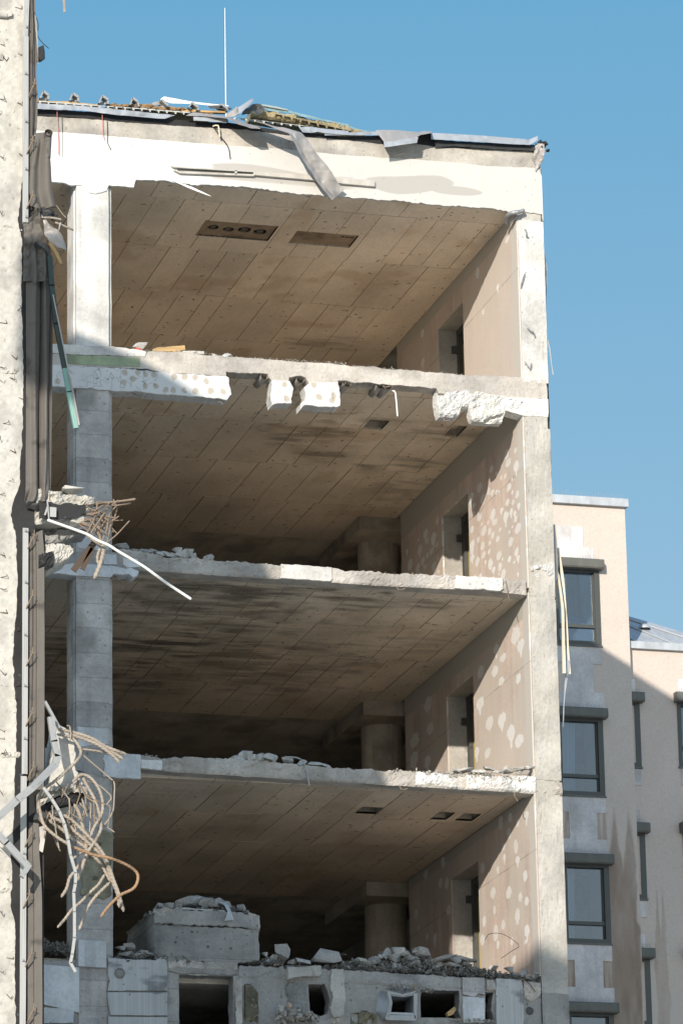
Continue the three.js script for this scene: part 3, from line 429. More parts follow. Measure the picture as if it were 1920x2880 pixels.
part('insulation_block', poly([[-7.484,17.153],[-7.296,17.185],[-6.904,17.186],[-6.905,16.796],[-7.508,16.809],[-7.476,16.993],[-7.513,17.093]], -0.05, 0.03, { amp: 0.01, seed: 66, bevel: 0.006 }), M.panelWhite, slab2);
part('insulation_block', poly([[-6.895,17.113],[-6.561,17.108],[-6.57,16.956],[-6.902,16.967]], -0.05, 0.02, { amp: 0.012, seed: 67, bevel: 0.006 }), M.whiteRough, slab2);
part('pale_repair', poly([[-7.903,17.598],[-7.44,17.562],[-7.405,17.331],[-7.643,17.305],[-7.903,17.278]], -0.02, 0.006, { amp: 0.01, seed: 68 }), M.panelWhite, ruin);
part('crumbled_face', brokenEdge([[-2.43,17.116],[-2.023,17.101],[-1.206,17.105],[-0.434,17.126]], [[-2.435,16.877],[-2.063,16.873],[-1.213,16.864],[-0.432,16.859]], { zf: 0.02, depth: 0.1, amp: 0.05, crumb: 0.02, step: 0.025, seed: 69 }), M.whiteRough, slab2);

// lowest visible storey: patched wall with openings, cut blocks and a big concrete upstand
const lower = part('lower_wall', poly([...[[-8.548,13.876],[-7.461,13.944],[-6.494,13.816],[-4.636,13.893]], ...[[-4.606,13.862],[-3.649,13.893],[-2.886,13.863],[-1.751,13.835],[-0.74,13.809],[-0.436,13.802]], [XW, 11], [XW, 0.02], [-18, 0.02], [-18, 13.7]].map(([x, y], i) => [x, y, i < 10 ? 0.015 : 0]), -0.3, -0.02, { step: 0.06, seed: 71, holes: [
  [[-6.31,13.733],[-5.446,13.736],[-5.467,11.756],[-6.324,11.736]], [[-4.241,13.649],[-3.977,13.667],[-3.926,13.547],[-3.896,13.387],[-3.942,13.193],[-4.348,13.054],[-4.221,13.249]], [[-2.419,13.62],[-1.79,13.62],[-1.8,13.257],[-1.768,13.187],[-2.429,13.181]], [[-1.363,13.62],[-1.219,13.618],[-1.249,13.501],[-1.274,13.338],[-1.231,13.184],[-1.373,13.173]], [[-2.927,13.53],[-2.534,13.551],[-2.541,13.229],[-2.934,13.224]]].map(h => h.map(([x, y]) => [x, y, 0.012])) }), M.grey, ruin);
part('slab_edge', brokenEdge([...[[-5.356,13.911],[-4.636,13.903]], ...[[-4.998,13.923],[-4.605,13.872],[-3.649,13.897],[-2.886,13.863],[-1.751,13.835]]], [...[[-5.358,13.719],[-4.639,13.71]], ...[[-5.001,13.718],[-4.608,13.702],[-3.653,13.69],[-1.756,13.653]]], { zf: 0.0, depth: 0.3, amp: 0.012, crumb: 0.03, seed: 72 }), M.grey, slab1);
const upstand = part('upstand_block', poly([[-6.711,14.512],[-5.028,14.491],[-5.028,13.993],[-5.372,13.943],[-5.374,13.757],[-5.446,13.748],[-6.31,13.746],[-6.495,13.785],[-6.688,13.97]], -1.9, 0.01, { amp: 0.018, step: 0.05, seed: 73, bevel: 0.012 }), M.greyBoard, lower);
part('capping', poly([[-6.722,14.73],[-6.359,14.75],[-5.543,14.741],[-5.026,14.708],[-5.028,14.491],[-6.068,14.522],[-6.711,14.519]], -1.85, 0.04, { amp: 0.028, step: 0.04, seed: 74, bevel: 0.012 }), M.grey, upstand);
part('broken_corner', brokenEdge([[-6.716,14.743],[-6.554,14.755],[-6.326,14.744]], [[-6.71,14.673],[-6.555,14.566],[-6.327,14.654]], { zf: 0.05, depth: 0.1, amp: 0.04, crumb: 0.03, step: 0.025, seed: 173 }), M.edge, upstand);
part('broken_corner', brokenEdge([[-5.2,14.727],[-5.101,14.718],[-5.019,14.695]], [[-5.201,14.63],[-5.104,14.521],[-5.022,14.443]], { zf: 0.045, depth: 0.1, amp: 0.04, crumb: 0.03, step: 0.025, seed: 174 }), M.edge, upstand);
part('form_hole', merge([[-5.849,14.183],[-6.362,14.236],[-5.484,14.17],[-6.101,14.406]].map(([x, y], i) => new THREE.CylinderGeometry(0.02, 0.02, 0.012, 12).rotateX(Math.PI / 2).translate(x, y, 0.012))), M.darkMetal, upstand).userData.kind = 'stuff';
part('door_reveal', poly([[-6.501,13.778],[-6.31,13.74],[-6.324,11.736],[-6.514,11.731]], -0.3, 0.0, { amp: 0.004, step: 0.1, seed: 75 }), M.greyBoard, lower);
part('door_reveal', poly([[-5.446,13.742],[-5.364,13.738],[-5.386,11.758],[-5.467,11.756]], -0.3, 0.005, { amp: 0.004, step: 0.1, seed: 76 }), M.grey, lower);
part('wall_plate', poly([[-7.903,14.215],[-7.467,14.205],[-7.464,13.791],[-7.903,13.802]], -0.05, 0.05, { bevel: 0.005 }), M.panelWhite, lower);
part('wall_plate', poly([[-9.056,13.859],[-8.484,13.821],[-7.887,13.787],[-7.887,13.088],[-8.451,13.2],[-9.053,13.229]], -0.02, 0.03, { bevel: 0.004 }), M.panelWhite, lower);
part('wall_plate', poly([[-9.053,13.151],[-7.958,13.152],[-7.974,12.928],[-9.052,12.884]], -0.02, 0.025, { amp: 0.008, bevel: 0.004 }), M.panelWhite, lower);
part('recessed_panel', poly([[-7.887,13.777],[-7.448,13.769],[-7.451,12.334],[-7.888,12.322]], -0.02, -0.005), M.column, lower);
const board = mat(null, { map: tex(400, 400, 2, 2, (x, y) => { let k = 0.8 + 0.35 * fbm(x * 2, y * 2, 97, 5, 4); k *= 0.9 + 0.2 * noise(x * 44, y * 1.5, 3); k *= 1 - 0.5 * spots(x, y, 6, 0.4, 0.04, 0.12, 8); k *= 1 - 0.45 * sstep(0.62, 0.72, fbm(x * 1.5, y * 4, 23, 4)); return [0.43 * k, 0.43 * k, 0.42 * k]; }), bump: BUMP, bs: 0.006 });
const bp = part('board_marked_wall', poly([[-7.438,13.951],[-7.075,13.941],[-6.688,13.938],[-6.59,13.998],[-6.519,13.994],[-6.501,13.784],[-6.503,13.466],[-7.443,13.437],[-7.404,13.596],[-7.439,13.69]], -0.05, 0.03, { amp: 0.01, step: 0.05, seed: 77, bevel: 0.005 }), board, lower);
part('board_marked_wall', poly([[-7.44,13.418],[-6.503,13.441],[-6.505,13.085],[-7.399,13.065],[-7.443,13.342]], -0.05, 0.03, { amp: 0.005, seed: 78, bevel: 0.005 }), board, lower);
part('board_marked_wall', poly([[-7.431,13.039],[-6.505,13.06],[-6.514,11.731],[-7.433,11.709]], -0.05, 0.03, { bevel: 0.005 }), board, lower);
{ const [cx, cy] = [[-7.253,13.719]][0]; part('round_cover', merge([new THREE.TorusGeometry(0.075, 0.012, 8, 20).translate(cx, cy, 0.033), new THREE.CylinderGeometry(0.06, 0.06, 0.02, 20).rotateX(Math.PI / 2).translate(cx, cy, 0.035)]), M.grey, bp); }
part('beam_stub', brokenEdge([[-4.603,13.894],[-4.049,13.935]], [[-4.606,13.702],[-4.474,13.738],[-4.052,13.768]], { zf: 0.07, depth: 0.1, amp: 0.02, crumb: 0.015, seed: 79 }), M.pale, lower);
part('rough_render', brokenEdge([[-4.623,13.659],[-4.238,13.678]], [[-4.631,13.093],[-4.287,13.087]], { zf: 0.012, depth: 0.05, amp: 0.03, crumb: 0.01, step: 0.025, seed: 80 }), M.pit, lower);
part('foam_patch', brokenEdge([[-5.327,13.599],[-5.163,13.62],[-5.061,13.479]], [[-5.268,13.027],[-5.172,12.934],[-5.009,12.939]], { zf: 0.03, depth: 0.06, amp: 0.04, crumb: 0.02, step: 0.025, seed: 81 }), M.foam, lower);
part('foam_patch', brokenEdge([[-3.563,13.205],[-3.364,13.243],[-3.159,13.201]], [[-3.568,12.948],[-3.369,12.954],[-3.164,12.96]], { zf: 0.03, depth: 0.06, amp: 0.05, crumb: 0.03, step: 0.03, seed: 82 }), M.foam, lower);
part('concrete_post', poly([[-1.744,13.835],[-1.381,13.834],[-1.382,13.568],[-1.489,13.584],[-1.558,13.523],[-1.745,13.563]], -0.1, 0.03, { amp: 0.006, seed: 83, bevel: 0.006 }), M.column, lower);
part('concrete_post', poly([[-1.749,13.524],[-1.39,13.516],[-1.401,13.124],[-1.75,13.114]], -0.1, 0.04, { amp: 0.006, seed: 84, bevel: 0.006 }), M.panelWhite, lower);
part('concrete_post', poly([[-3.88,13.896],[-3.675,13.902],[-3.662,13.555],[-3.679,13.163],[-3.861,13.132],[-3.904,13.291],[-3.855,13.453],[-3.902,13.612]], -0.15, 0.03, { amp: 0.015, step: 0.04, seed: 85, bevel: 0.006 }), M.pale, lower);
part('board_marked_wall', poly([[-1.189,13.834],[-0.774,13.824],[-0.729,13.647],[-0.801,11.869],[-1.236,11.859]], -0.05, 0.025, { amp: 0.008, step: 0.08, seed: 86, bevel: 0.005 }), board, lower);
part('concrete_ledge', poly([[-4.598,13.895],[-4.21,13.898],[-4.206,13.763],[-4.46,13.735],[-4.601,13.692]], -0.05, 0.1, { amp: 0.012, step: 0.05, seed: 87, bevel: 0.006 }), M.pale, lower);
{ const [cx, cy] = [[-0.637,13.341]][0]; part('pipe_hole', merge([new THREE.TorusGeometry(0.05, 0.014, 8, 20).translate(cx, cy, -0.012), new THREE.CylinderGeometry(0.048, 0.048, 0.01, 20).rotateX(Math.PI / 2).translate(cx, cy, -0.014)]), M.darkMetal, lower); }

for (const [p, sl] of [[[[-2.821,23.605,-0.1],[-2.809,23.523,0.03],[-2.733,23.533,0.06]], slab4], [[[-1.794,23.089,-0.05],[-1.803,23.012,0.03],[-1.724,23.028,0.05]], slab4], [[[-5.581,23.151,-0.1],[-5.59,23.067,0.02],[-5.547,23.075,0.04],[-5.539,23.038,0.04]], slab4], [[[-6.973,23.164,-0.1],[-6.936,23.101,0.02],[-6.852,23.12,0.03]], slab4], [[[-2.656,20.166,-0.05],[-2.635,20.096,0.03],[-2.549,20.126,0.05]], slab3], [[[-0.837,20.358,0.03],[-0.827,20.198,0.06],[-0.8,20.047,0.06]], slab3], [[[-7.385,20.083,-0.1],[-7.255,20.005,0],[-7.146,19.909,0.02]], slab3], [[[-7.309,20.107,-0.1],[-7.222,20.001,0.02],[-7.186,19.846,0.03]], slab3], [[[-2.691,16.893,-0.05],[-2.665,16.81,0.03],[-2.586,16.825,0.05]], slab2], [[[-0.792,16.906,-0.03],[-0.791,16.774,0.04],[-0.752,16.709,0.04]], slab2], [[[-3.688,14.178,-0.2],[-3.634,14.132,0.02]], slab1], [[[-0.903,13.807,-0.02],[-0.793,13.829,0.06],[-0.66,13.758,0.08],[-0.559,13.643,0.05]], slab1]]) part('reinforcing_bar', capTube(p, 0.008, { seg: 6, tension: 0.2 }), M.rust, sl);
for (const [t, b, sd] of [[[[-0.734,13.803],[-0.589,13.794],[-0.443,13.799]], [[-0.742,13.549],[-0.599,13.472],[-0.45,13.59]], 161], [[[-6.478,13.929],[-6.234,13.953],[-5.78,13.942],[-5.388,13.942]], [[-6.478,13.801],[-6.235,13.819],[-5.781,13.814],[-5.39,13.805]], 162], [[[-3.892,13.233],[-3.76,13.263],[-3.674,13.234]], [[-3.895,13.035],[-3.764,13.023],[-3.678,13.041]], 163], [[[-5.424,13.692],[-5.358,13.706],[-5.31,13.695]], [[-5.432,12.895],[-5.367,12.897],[-5.318,12.898]], 164], [[[-1.347,13.835],[-1.263,13.825],[-1.197,13.794]], [[-1.353,13.634],[-1.269,13.63],[-1.201,13.645]], 165]]) part('broken_surface', brokenEdge(t, b, { zf: 0.03, depth: 0.06, amp: 0.035, crumb: 0.02, step: 0.025, seed: sd }), M.edge, lower);
// ---------------------------------------------------------------- torn roof edge
part('bitumen_strip', poly([...[[-9.124,27.854],[-8.564,27.887],[-7.394,27.925],[-6.45,27.904]], ...[[-5.964,27.902],[-5.355,27.929],[-4.522,27.875],[-3.809,27.865]], ...[[-3.452,27.849],[-2.845,27.928],[-1.891,28.068],[-1.845,27.942],[-0.071,27.998],[-0.025,27.888],[-1.849,27.811],[-2.141,27.84],[-2.726,27.789],[-3.453,27.799]], ...[[-4.346,27.798],[-5.055,27.837],[-5.938,27.804]], ...[[-6.346,27.795],[-7.22,27.78],[-7.915,27.787],[-8.564,27.756],[-9.123,27.727]]].map((p, i) => [...p, 0.008]), -0.28, 0.006, { step: 0.05, seed: 101 }), M.bitumen, roof);
const flash = (L, R, m, o) => part('roof_flashing', sheet(L, R, { nu: 8, nv: 90, amp: 0.018, freq: 9, thick: 0.003, tension: 0.1, ...o }), m, roof);
flash([[-9.144,27.913,0.1],[-8.585,27.942,0.1],[-7.937,27.959,0.1],[-7.416,27.961,0.1],[-7.067,27.95,0.1],[-6.543,27.945,0.1],[-6.298,27.943,0.1]], [[-9.147,27.814,0.12],[-8.588,27.835,0.12],[-8.183,27.856,0.12],[-7.768,27.875,0.12],[-7.299,27.845,0.12],[-7.142,27.85,0.12],[-6.479,27.851,0.12]], M.zinc, { seed: 2 });
flash([[-6.004,27.952,0.13],[-5.793,27.955,0.13],[-5.449,27.958,0.13],[-5.414,27.928,0.13]], [[-6.002,27.857,0.15],[-5.798,27.864,0.15],[-5.534,27.869,0.15],[-5.411,27.877,0.15]], M.zinc, { nv: 20, seed: 4 });
flash([[-5.992,28.04,0.05],[-5.772,28.038,0.05],[-5.437,28.013,0.05],[-5.243,27.975,0.05],[-5.032,27.911,0.05],[-4.846,27.891,0.05]], [[-6.134,27.925,0.16],[-5.8,27.944,0.16],[-5.473,27.894,0.26],[-5.301,27.747,0.41],[-5.119,27.656,0.52],[-4.97,27.666,0.52]], M.zincWarm, { nv: 40, amp: 0.02, seed: 6 });
flash([[-5.421,28.072,0.02],[-5.323,28.136,0.02],[-5.233,28.227,0.02],[-5.216,28.127,0.02]], [[-5.422,28.01,0.06],[-5.352,28.007,0.06],[-5.298,28.021,0.06],[-5.209,28.085,0.06]], M.zincWarm, { nv: 16, seed: 8, amp: 0.008 });
flash([[-5.207,28.23,-0.05],[-5.108,28.303,-0.05],[-5.001,28.387,-0.05],[-4.947,28.425,-0.05]], [[-5.335,28.011,0.03],[-5.184,28.099,0.03],[-5.058,28.23,0.03],[-4.954,28.345,0.03]], M.zinc, { nv: 16, seed: 9, amp: 0.01 });
flash([[-4.196,27.925,0.08],[-3.981,27.955,0.08],[-3.937,27.948,0.08],[-3.74,27.936,0.08],[-3.35,27.934,0.08]], [[-4.146,27.825,0.12],[-3.985,27.83,0.12],[-3.896,27.857,0.12],[-3.744,27.842,0.12],[-3.363,27.847,0.12]], M.zinc, { nv: 30, seed: 10, amp: 0.01 });
flash([[-3.763,27.86,0.08],[-3.473,27.891,0.08],[-3.158,27.932,0.08],[-2.854,27.971,0.08]], [[-3.775,27.804,0.12],[-3.485,27.835,0.12],[-3.171,27.858,0.12],[-2.851,27.891,0.12]], M.zinc, { nv: 16, seed: 11, amp: 0.006 });
flash([[-2.873,28.013,0.02],[-2.727,28.031,0.02],[-2.483,28.048,0.02],[-2.13,28.047,0.02],[-2.039,28.077,0.02],[-1.897,28.08,0.02]], [[-2.826,27.694,0.34],[-2.753,27.705,0.34],[-2.583,27.75,0.34],[-2.266,27.818,0.34],[-2.192,27.867,0.34],[-1.996,27.922,0.34]], M.zincWarm, { nv: 24, seed: 12, amp: 0.006 });
flash([[-2.826,27.694,0.34],[-2.729,27.707,0.34],[-2.534,27.759,0.34],[-2.229,27.826,0.34]], [[-2.827,27.584,0.36],[-2.713,27.607,0.36],[-2.518,27.656,0.36],[-2.26,27.711,0.36]], M.zinc, { nv: 12, seed: 13, amp: 0.003 });
flash([[-1.929,28.025,0.09],[-1.527,28.04,0.09],[-1.036,28.054,0.09],[-0.544,28.057,0.09],[-0.21,28.057,0.09]], [[-1.942,27.893,0.13],[-1.543,27.908,0.13],[-1.052,27.921,0.13],[-0.56,27.93,0.13],[-0.219,27.945,0.13]], M.zinc, { nv: 40, seed: 14, amp: 0.004 });
flash([[-0.21,28.057,0.09],[-0.061,28.141,0.09]], [[-0.219,27.945,0.13],[-0.078,28.043,0.13]], M.zinc, { nv: 4, seed: 15, amp: 0.002 });
flash([[-1.845,27.935,0.03],[-1.267,27.936,0.03],[-0.527,27.971,0.03],[-0.106,27.993,0.03]], [[-1.859,27.791,0.05],[-1.52,27.838,0.05],[-1.03,27.839,0.05],[-0.092,27.876,0.05]], M.rubberDark, { nv: 40, seed: 16, amp: 0.02 });
part('roof_felt_end', merge([[1405, 175, 0.09], [1440, 190, 0.12], [1465, 235, 0.07], [1430, 215, 0.09]].map(([u, v, s], i) => chunk(700 + i, s, s * 0.8, s).translate(...[[[-0.014,28.058]], [[0.072,28.028]], [[0.13,27.919]], [[0.045,27.962]]][i][0], 0.02))), M.bitumen, roof);
part('torn_insulation', sheet([[-0.093,28.022,0.03],[-0.11,27.882,0.03],[-0.134,27.728,0.03],[-0.098,27.618,0.03],[-0.096,27.53,0.03]], [[0.058,28.011,0.06],[0.058,27.86,0.06],[0.029,27.731,0.06],[-0.008,27.652,0.06],[-0.094,27.514,0.06]], { nu: 8, nv: 26, amp: 0.06, freq: 14, seed: 17, thick: 0.01 }), M.zincWarm, roof);
// cream trapezoidal sheeting, its front ends lifted
function corrugated(p0, p1, lift, len, pitch = 0.14, depth = 0.035) { // front edge from p0 to p1, rising backwards
  const a = V3(p0), b = V3(p1), L = a.distanceTo(b), n = Math.round(L / pitch), rows = [], prof = [[0, 0], [0.1, 0], [0.16, 1], [0.9, 1], [0.985, 0]];
  for (let k = 0; k <= 6; k++) { const row = [], s = k / 6; for (let i = 0; i < n; i++) for (const [t, h] of prof) { const p = a.clone().lerp(b, (i + t) / n); row.push([p.x + (noise(i, k * 0.5) - 0.5) * 0.006, p.y + h * depth + lift * s + (noise(i * 0.4, k * 0.7, 4) - 0.5) * 0.012, p.z - len * s]); } rows.push(row); }
  return gridGeo(rows, true);
}
part('roof_sheeting', corrugated(...[[-8.964,27.949,0.06],[-6.007,27.987,0.06]], 0.1, 0.2), M.cream, roof);
part('roof_sheeting', corrugated(...[[-5.231,27.996,0],[-4.022,27.96,0]], 0.14, 0.32, 0.15, 0.03), M.cream, roof);
part('roof_sheeting', corrugated(...[[-4.532,28.2,-0.22],[-3.208,28.018,-0.22]], 0.07, 0.1, 0.15, 0.045), M.woolYellow, roof);
const wool = (top, bot, m, o) => part('mineral_wool', brokenEdge(top, bot, { depth: 0.4, amp: 0.05, crumb: 0.03, step: 0.03, ...o }), m, roof);
wool([[-7.355,28.2],[-7.163,28.213],[-6.952,28.214],[-6.548,28.229],[-6.284,28.238],[-5.931,28.206],[-5.577,28.192]], [[-7.355,28.132],[-6.987,28.152],[-6.46,28.149],[-5.931,28.141],[-5.577,28.136]], M.wool, { zf: -0.25, seed: 111 });
part('batten', poly([[-8.74,28.105],[-8.523,28.115],[-8.011,28.144],[-7.524,28.137],[-7.524,28.106],[-8.011,28.107],[-8.523,28.088],[-8.74,28.077]], -0.3, -0.2, { amp: 0.003 }), M.wood, roof);
part('batten', poly([[-6.104,28.203],[-5.821,28.21],[-5.343,28.241],[-5.352,28.208],[-5.822,28.173],[-6.105,28.162]], -0.33, -0.25, { amp: 0.004 }), M.wood, roof);
wool([[-4.902,28.319],[-4.723,28.372],[-4.438,28.296],[-4.079,28.319],[-3.721,28.249],[-3.239,28.208]], [[-4.904,28.198],[-4.725,28.214],[-4.44,28.184],[-4.082,28.142],[-3.724,28.081],[-3.242,28.059]], M.woolYellow, { zf: -0.3, seed: 112 });
wool([[-3.508,28.198],[-3.362,28.204],[-3.217,28.149],[-2.901,28.119]], [[-3.51,28.06],[-3.365,28.053],[-3.219,28.056],[-2.902,28.104]], M.woolYellow, { zf: -0.3, seed: 113 });
part('roof_membrane', sheet([[-4.87,28.416,-0.35],[-4.709,28.454,-0.35],[-4.477,28.442,-0.35],[-4.271,28.39,-0.35],[-4.065,28.358,-0.35],[-3.707,28.292,-0.35],[-3.225,28.235,-0.35]], [[-4.875,28.358,-0.3],[-4.723,28.372,-0.3],[-4.491,28.319,-0.3],[-4.285,28.324,-0.3],[-4.08,28.291,-0.3],[-3.721,28.24,-0.3],[-3.24,28.184,-0.3]], { nu: 6, nv: 50, amp: 0.025, freq: 8, seed: 18 }), M.turquoise, roof);
part('roof_membrane', sheet([[-3.396,28.245,-0.35],[-3.202,28.202,-0.35],[-3.033,28.16,-0.35],[-2.875,28.144,-0.35]], [[-3.411,28.194,-0.3],[-3.217,28.149,-0.3],[-3.048,28.106,-0.3],[-2.89,28.1,-0.3]], { nu: 4, nv: 16, amp: 0.012, seed: 19 }), M.turquoise, roof);
part('felt_shreds', sheet([[-5.071,28.264,-0.2],[-4.927,28.37,-0.2],[-4.784,28.396,-0.2],[-4.713,28.361,-0.2]], [[-5.133,28.118,-0.1],[-4.955,28.18,-0.1],[-4.866,28.142,-0.1],[-4.723,28.256,-0.1]], { nu: 8, nv: 24, amp: 0.07, freq: 12, seed: 20 }), M.darkMetal, roof);
part('edge_strip', merge([bar(...[[-4.705,28.411,-0.3],[-4.294,28.368,-0.3]], 0.02, 0.04)]), M.rail, roof);
part('lifted_sheet', sheet([[-6.447,28.372,-0.3],[-6.385,28.419,-0.3],[-6.271,28.407,-0.3],[-5.917,28.375,-0.3],[-5.563,28.364,-0.3],[-5.297,28.363,-0.3]], [[-6.456,28.327,-0.28],[-6.382,28.333,-0.28],[-6.276,28.302,-0.28],[-5.923,28.327,-0.28],[-5.568,28.323,-0.28],[-5.302,28.339,-0.28]], { nu: 4, nv: 30, amp: 0.008, seed: 21 }), M.whitePaint, roof);
part('lifted_sheet', sheet([[-5.661,28.304,-0.25],[-5.466,28.331,-0.25],[-5.253,28.295,-0.25]], [[-5.639,28.24,-0.2],[-5.461,28.247,-0.2],[-5.284,28.245,-0.2]], { nu: 3, nv: 10, amp: 0.01, seed: 22 }), M.darkMetal, roof);
part('lifted_sheet', sheet([[-6.659,28.253,-0.3],[-6.518,28.32,-0.3],[-6.395,28.337,-0.3]], [[-6.654,28.223,-0.25],[-6.513,28.24,-0.25],[-6.407,28.264,-0.25]], { nu: 3, nv: 8, seed: 23 }), M.zincWarm, roof);
for (const [u] of [[70], [355], [635], [925], [1215], [1490]]) { }
for (const p of [[[-8.497,28.142,-0.22],[-8.442,28.268,-0.22],[-8.358,28.21,-0.22],[-8.362,28.136,-0.22]], [[-8.007,28.147,-0.22],[-7.952,28.273,-0.22],[-7.859,28.219,-0.22],[-7.863,28.145,-0.22]], [[-7.516,28.144,-0.22],[-7.46,28.279,-0.22],[-7.362,28.22,-0.22],[-7.372,28.146,-0.22]], [[-6.998,28.162,-0.22],[-6.95,28.285,-0.22],[-6.868,28.232,-0.22],[-6.845,28.148,-0.22]], [[-6.481,28.282,-0.22],[-6.458,28.299,-0.22],[-6.361,28.21,-0.22],[-6.369,28.193,-0.22]], [[-6.012,28.205,-0.22],[-5.951,28.294,-0.22],[-5.849,28.225,-0.22],[-5.853,28.173,-0.22]], [[-5.483,28.29,-0.22],[-5.447,28.312,-0.22],[-5.35,28.247,-0.22],[-5.354,28.215,-0.22]]]) {
  const [a, b, c, d] = p, back = q => [q[0] - 0.02, q[1] + 0.0, q[2] - 0.16];
  const g = merge([bar(a, b, 0.024, 0.14), bar(b, c, 0.04, 0.14), bar(c, d, 0.03, 0.12), bar(back(a).map((v, i) => i === 2 ? v + 0.09 : v), c.map((v, i) => i === 2 ? v - 0.05 : v), 0.05, 0.012)]);
  part('roof_bracket', g, M.steel, roof);
}
solo('lightning_rod', merge([new THREE.CylinderGeometry(0.006, 0.011, 2.1, 10).translate(...[[-5.114,29.45]][0], -1.2)]), M.whitePaint, 'thin white rod standing upright on the roof against the sky', 'lightning rod');
// things left hanging on the front
solo('torn_flashing_strip', sheet([[-5.027,27.806,0.44],[-4.744,27.679,0.5],[-4.512,27.597,0.52],[-4.455,27.522,0.5],[-4.379,27.439,0.44],[-4.277,27.273,0.38],[-4.134,27.114,0.3],[-3.956,26.904,0.22],[-3.701,26.626,0.18]], [[-4.939,27.906,0.24],[-4.591,27.823,0.26],[-4.23,27.744,0.3],[-4.137,27.627,0.34],[-4.007,27.418,0.34],[-3.824,27.251,0.29],[-3.709,27.119,0.24],[-3.609,26.99,0.19],[-3.451,26.876,0.14]], { nu: 14, nv: 70, amp: 0.035, freq: 6, seed: 25, thick: 0.003, fold: (u, v) => (u < 0.28 ? 0.05 * (0.28 - u) / 0.28 : 0) + 0.02 * Math.sin(v * 21 + u * 4) * (u > 0.3 ? 1 : 0) }), M.zincWarm, 'crumpled grey sheet metal strip dangling from the roof edge', 'flashing');
const cover = thing('cable_cover', 'long grey cover rail fixed along the white fascia', 'cable cover');
part('rail', merge([poly([...[[-4.981,27.078],[-3.988,27.104],[-3.471,27.103]], ...[[-3.459,27.095],[-2.911,27.102],[-2.913,26.993],[-3.461,26.996]], ...[[-3.989,27.016],[-4.982,27.019]]], 0.016, 0.075, { bevel: 0.004 }), poly([...[[-6.36,27.062],[-6.162,27.061],[-5.276,27.077],[-4.969,27.084],[-4.969,27.072],[-5.276,27.061],[-6.162,27.038],[-6.33,27.037]]], 0.016, 0.07), poly([...[[-6.315,26.987],[-6.224,26.982],[-4.97,27.033],[-4.97,27.002],[-6.224,26.944]]], 0.016, 0.07)]), M.steelWarm = mat(null, { map: streaky([0.50, 0.47, 0.42], 77, 0.2), rough: 0.7 }), cover);
part('slot', poly([...[[-6.254,27.027],[-4.975,27.077],[-4.976,27.033],[-6.224,26.982]]], 0.016, 0.022), M.darkMetal, cover);
part('divider', poly([...[[-5.294,27.075],[-5.258,27.075],[-5.258,27.002],[-5.295,27.002]]], 0.022, 0.07), M.steelWarm, cover);
const wires = [['pink', [[-8.252,27.981,0.06],[-8.257,27.873,0.06],[-8.257,27.755,0.06],[-8.242,27.52,0.06],[-8.232,27.285,0.06],[-8.235,27.103,0.06]], 0.006], ['black', [[-8.168,27.764,0.01],[-8.156,27.474,0.01],[-8.155,27.075,0.01]], 0.006], ['pink', [[-7.529,27.981,0.06],[-7.511,27.913,0.06],[-7.508,27.713,0.06],[-7.495,27.514,0.06],[-7.471,27.425,0.06]], 0.006], ['black', [[-7.419,27.773,0.02],[-7.409,27.518,0.02],[-7.413,27.391,0.02],[-7.351,27.265,0.02]], 0.007], ['black', [[-5.617,27.803,0.02],[-5.522,27.668,0.02],[-5.417,27.54,0.02],[-5.374,27.442,0.02],[-5.356,27.283,0.02]], 0.01]];
wires.forEach(([c, p, r], i) => solo('loose_wire', tube(p, r, { tension: 0.3 }), c === 'pink' ? M.pinkWire : M.blackWire, ['thin pink wire hanging from the roof edge farthest left', 'thin dark wire hanging straight down the white fascia at far left', 'thin pink wire with a knot hanging over the grey concrete band', 'thin dark wire with a curled end on the white fascia', 'dark cable bent over the fascia under the cream hook'][i], 'wire'));
solo('bent_hook', capTube([[-5.647,27.825,0.05],[-5.61,27.825,0.1],[-5.574,27.812,0.11],[-5.562,27.743,0.1],[-5.55,27.635,0.09]], 0.014), M.batten, 'short cream coloured hook sticking out under the roof edge', 'hook');
solo('plaster_splinter', poly([[-6.345,26.811],[-6.017,26.733],[-5.682,26.591],[-5.799,26.619],[-6.017,26.688]], 0.03, 0.05, { amp: 0.004 }), M.whitePaint, 'long white plaster splinter hanging below the roof beam', 'splinter');
solo('corner_anchor', merge([capTube([[-0.574,26.653,-0.18],[-0.605,26.697,0],[-0.557,26.707,0.12],[-0.477,26.718,0.14]], 0.04), capTube([[-0.489,26.72,0.1],[-0.365,26.77,0.1]], 0.035), capTube([[-0.527,26.615,-0.1],[-0.49,26.649,0.02],[-0.465,26.686,0.06]], 0.018)]), M.steel, 'bent metal anchor at the top inner corner of the right wall end', 'anchor');
for (const [i, p] of [[[-0.312,26.477,0],[-0.299,26.412,0.05],[-0.319,26.358,0.06],[-0.26,26.33,0.02]], [[-0.408,25.429,0],[-0.408,25.535,0.06],[-0.347,25.678,0.03]], [[-0.326,24.735,0],[-0.281,24.667,0.07],[-0.231,24.643,0.06],[-0.198,24.579,0.02]], [[-0.385,24.145,0],[-0.314,24.02,0.06],[-0.286,24.111,0.03]]].entries()) solo('bent_tie', capTube(p, 0.012), M.steel, `bent steel tie in the white wall end, ${['topmost', 'second from the top', 'third from the top', 'lowest'][i]} of four`, 'steel tie', 'steel ties in the white wall end');
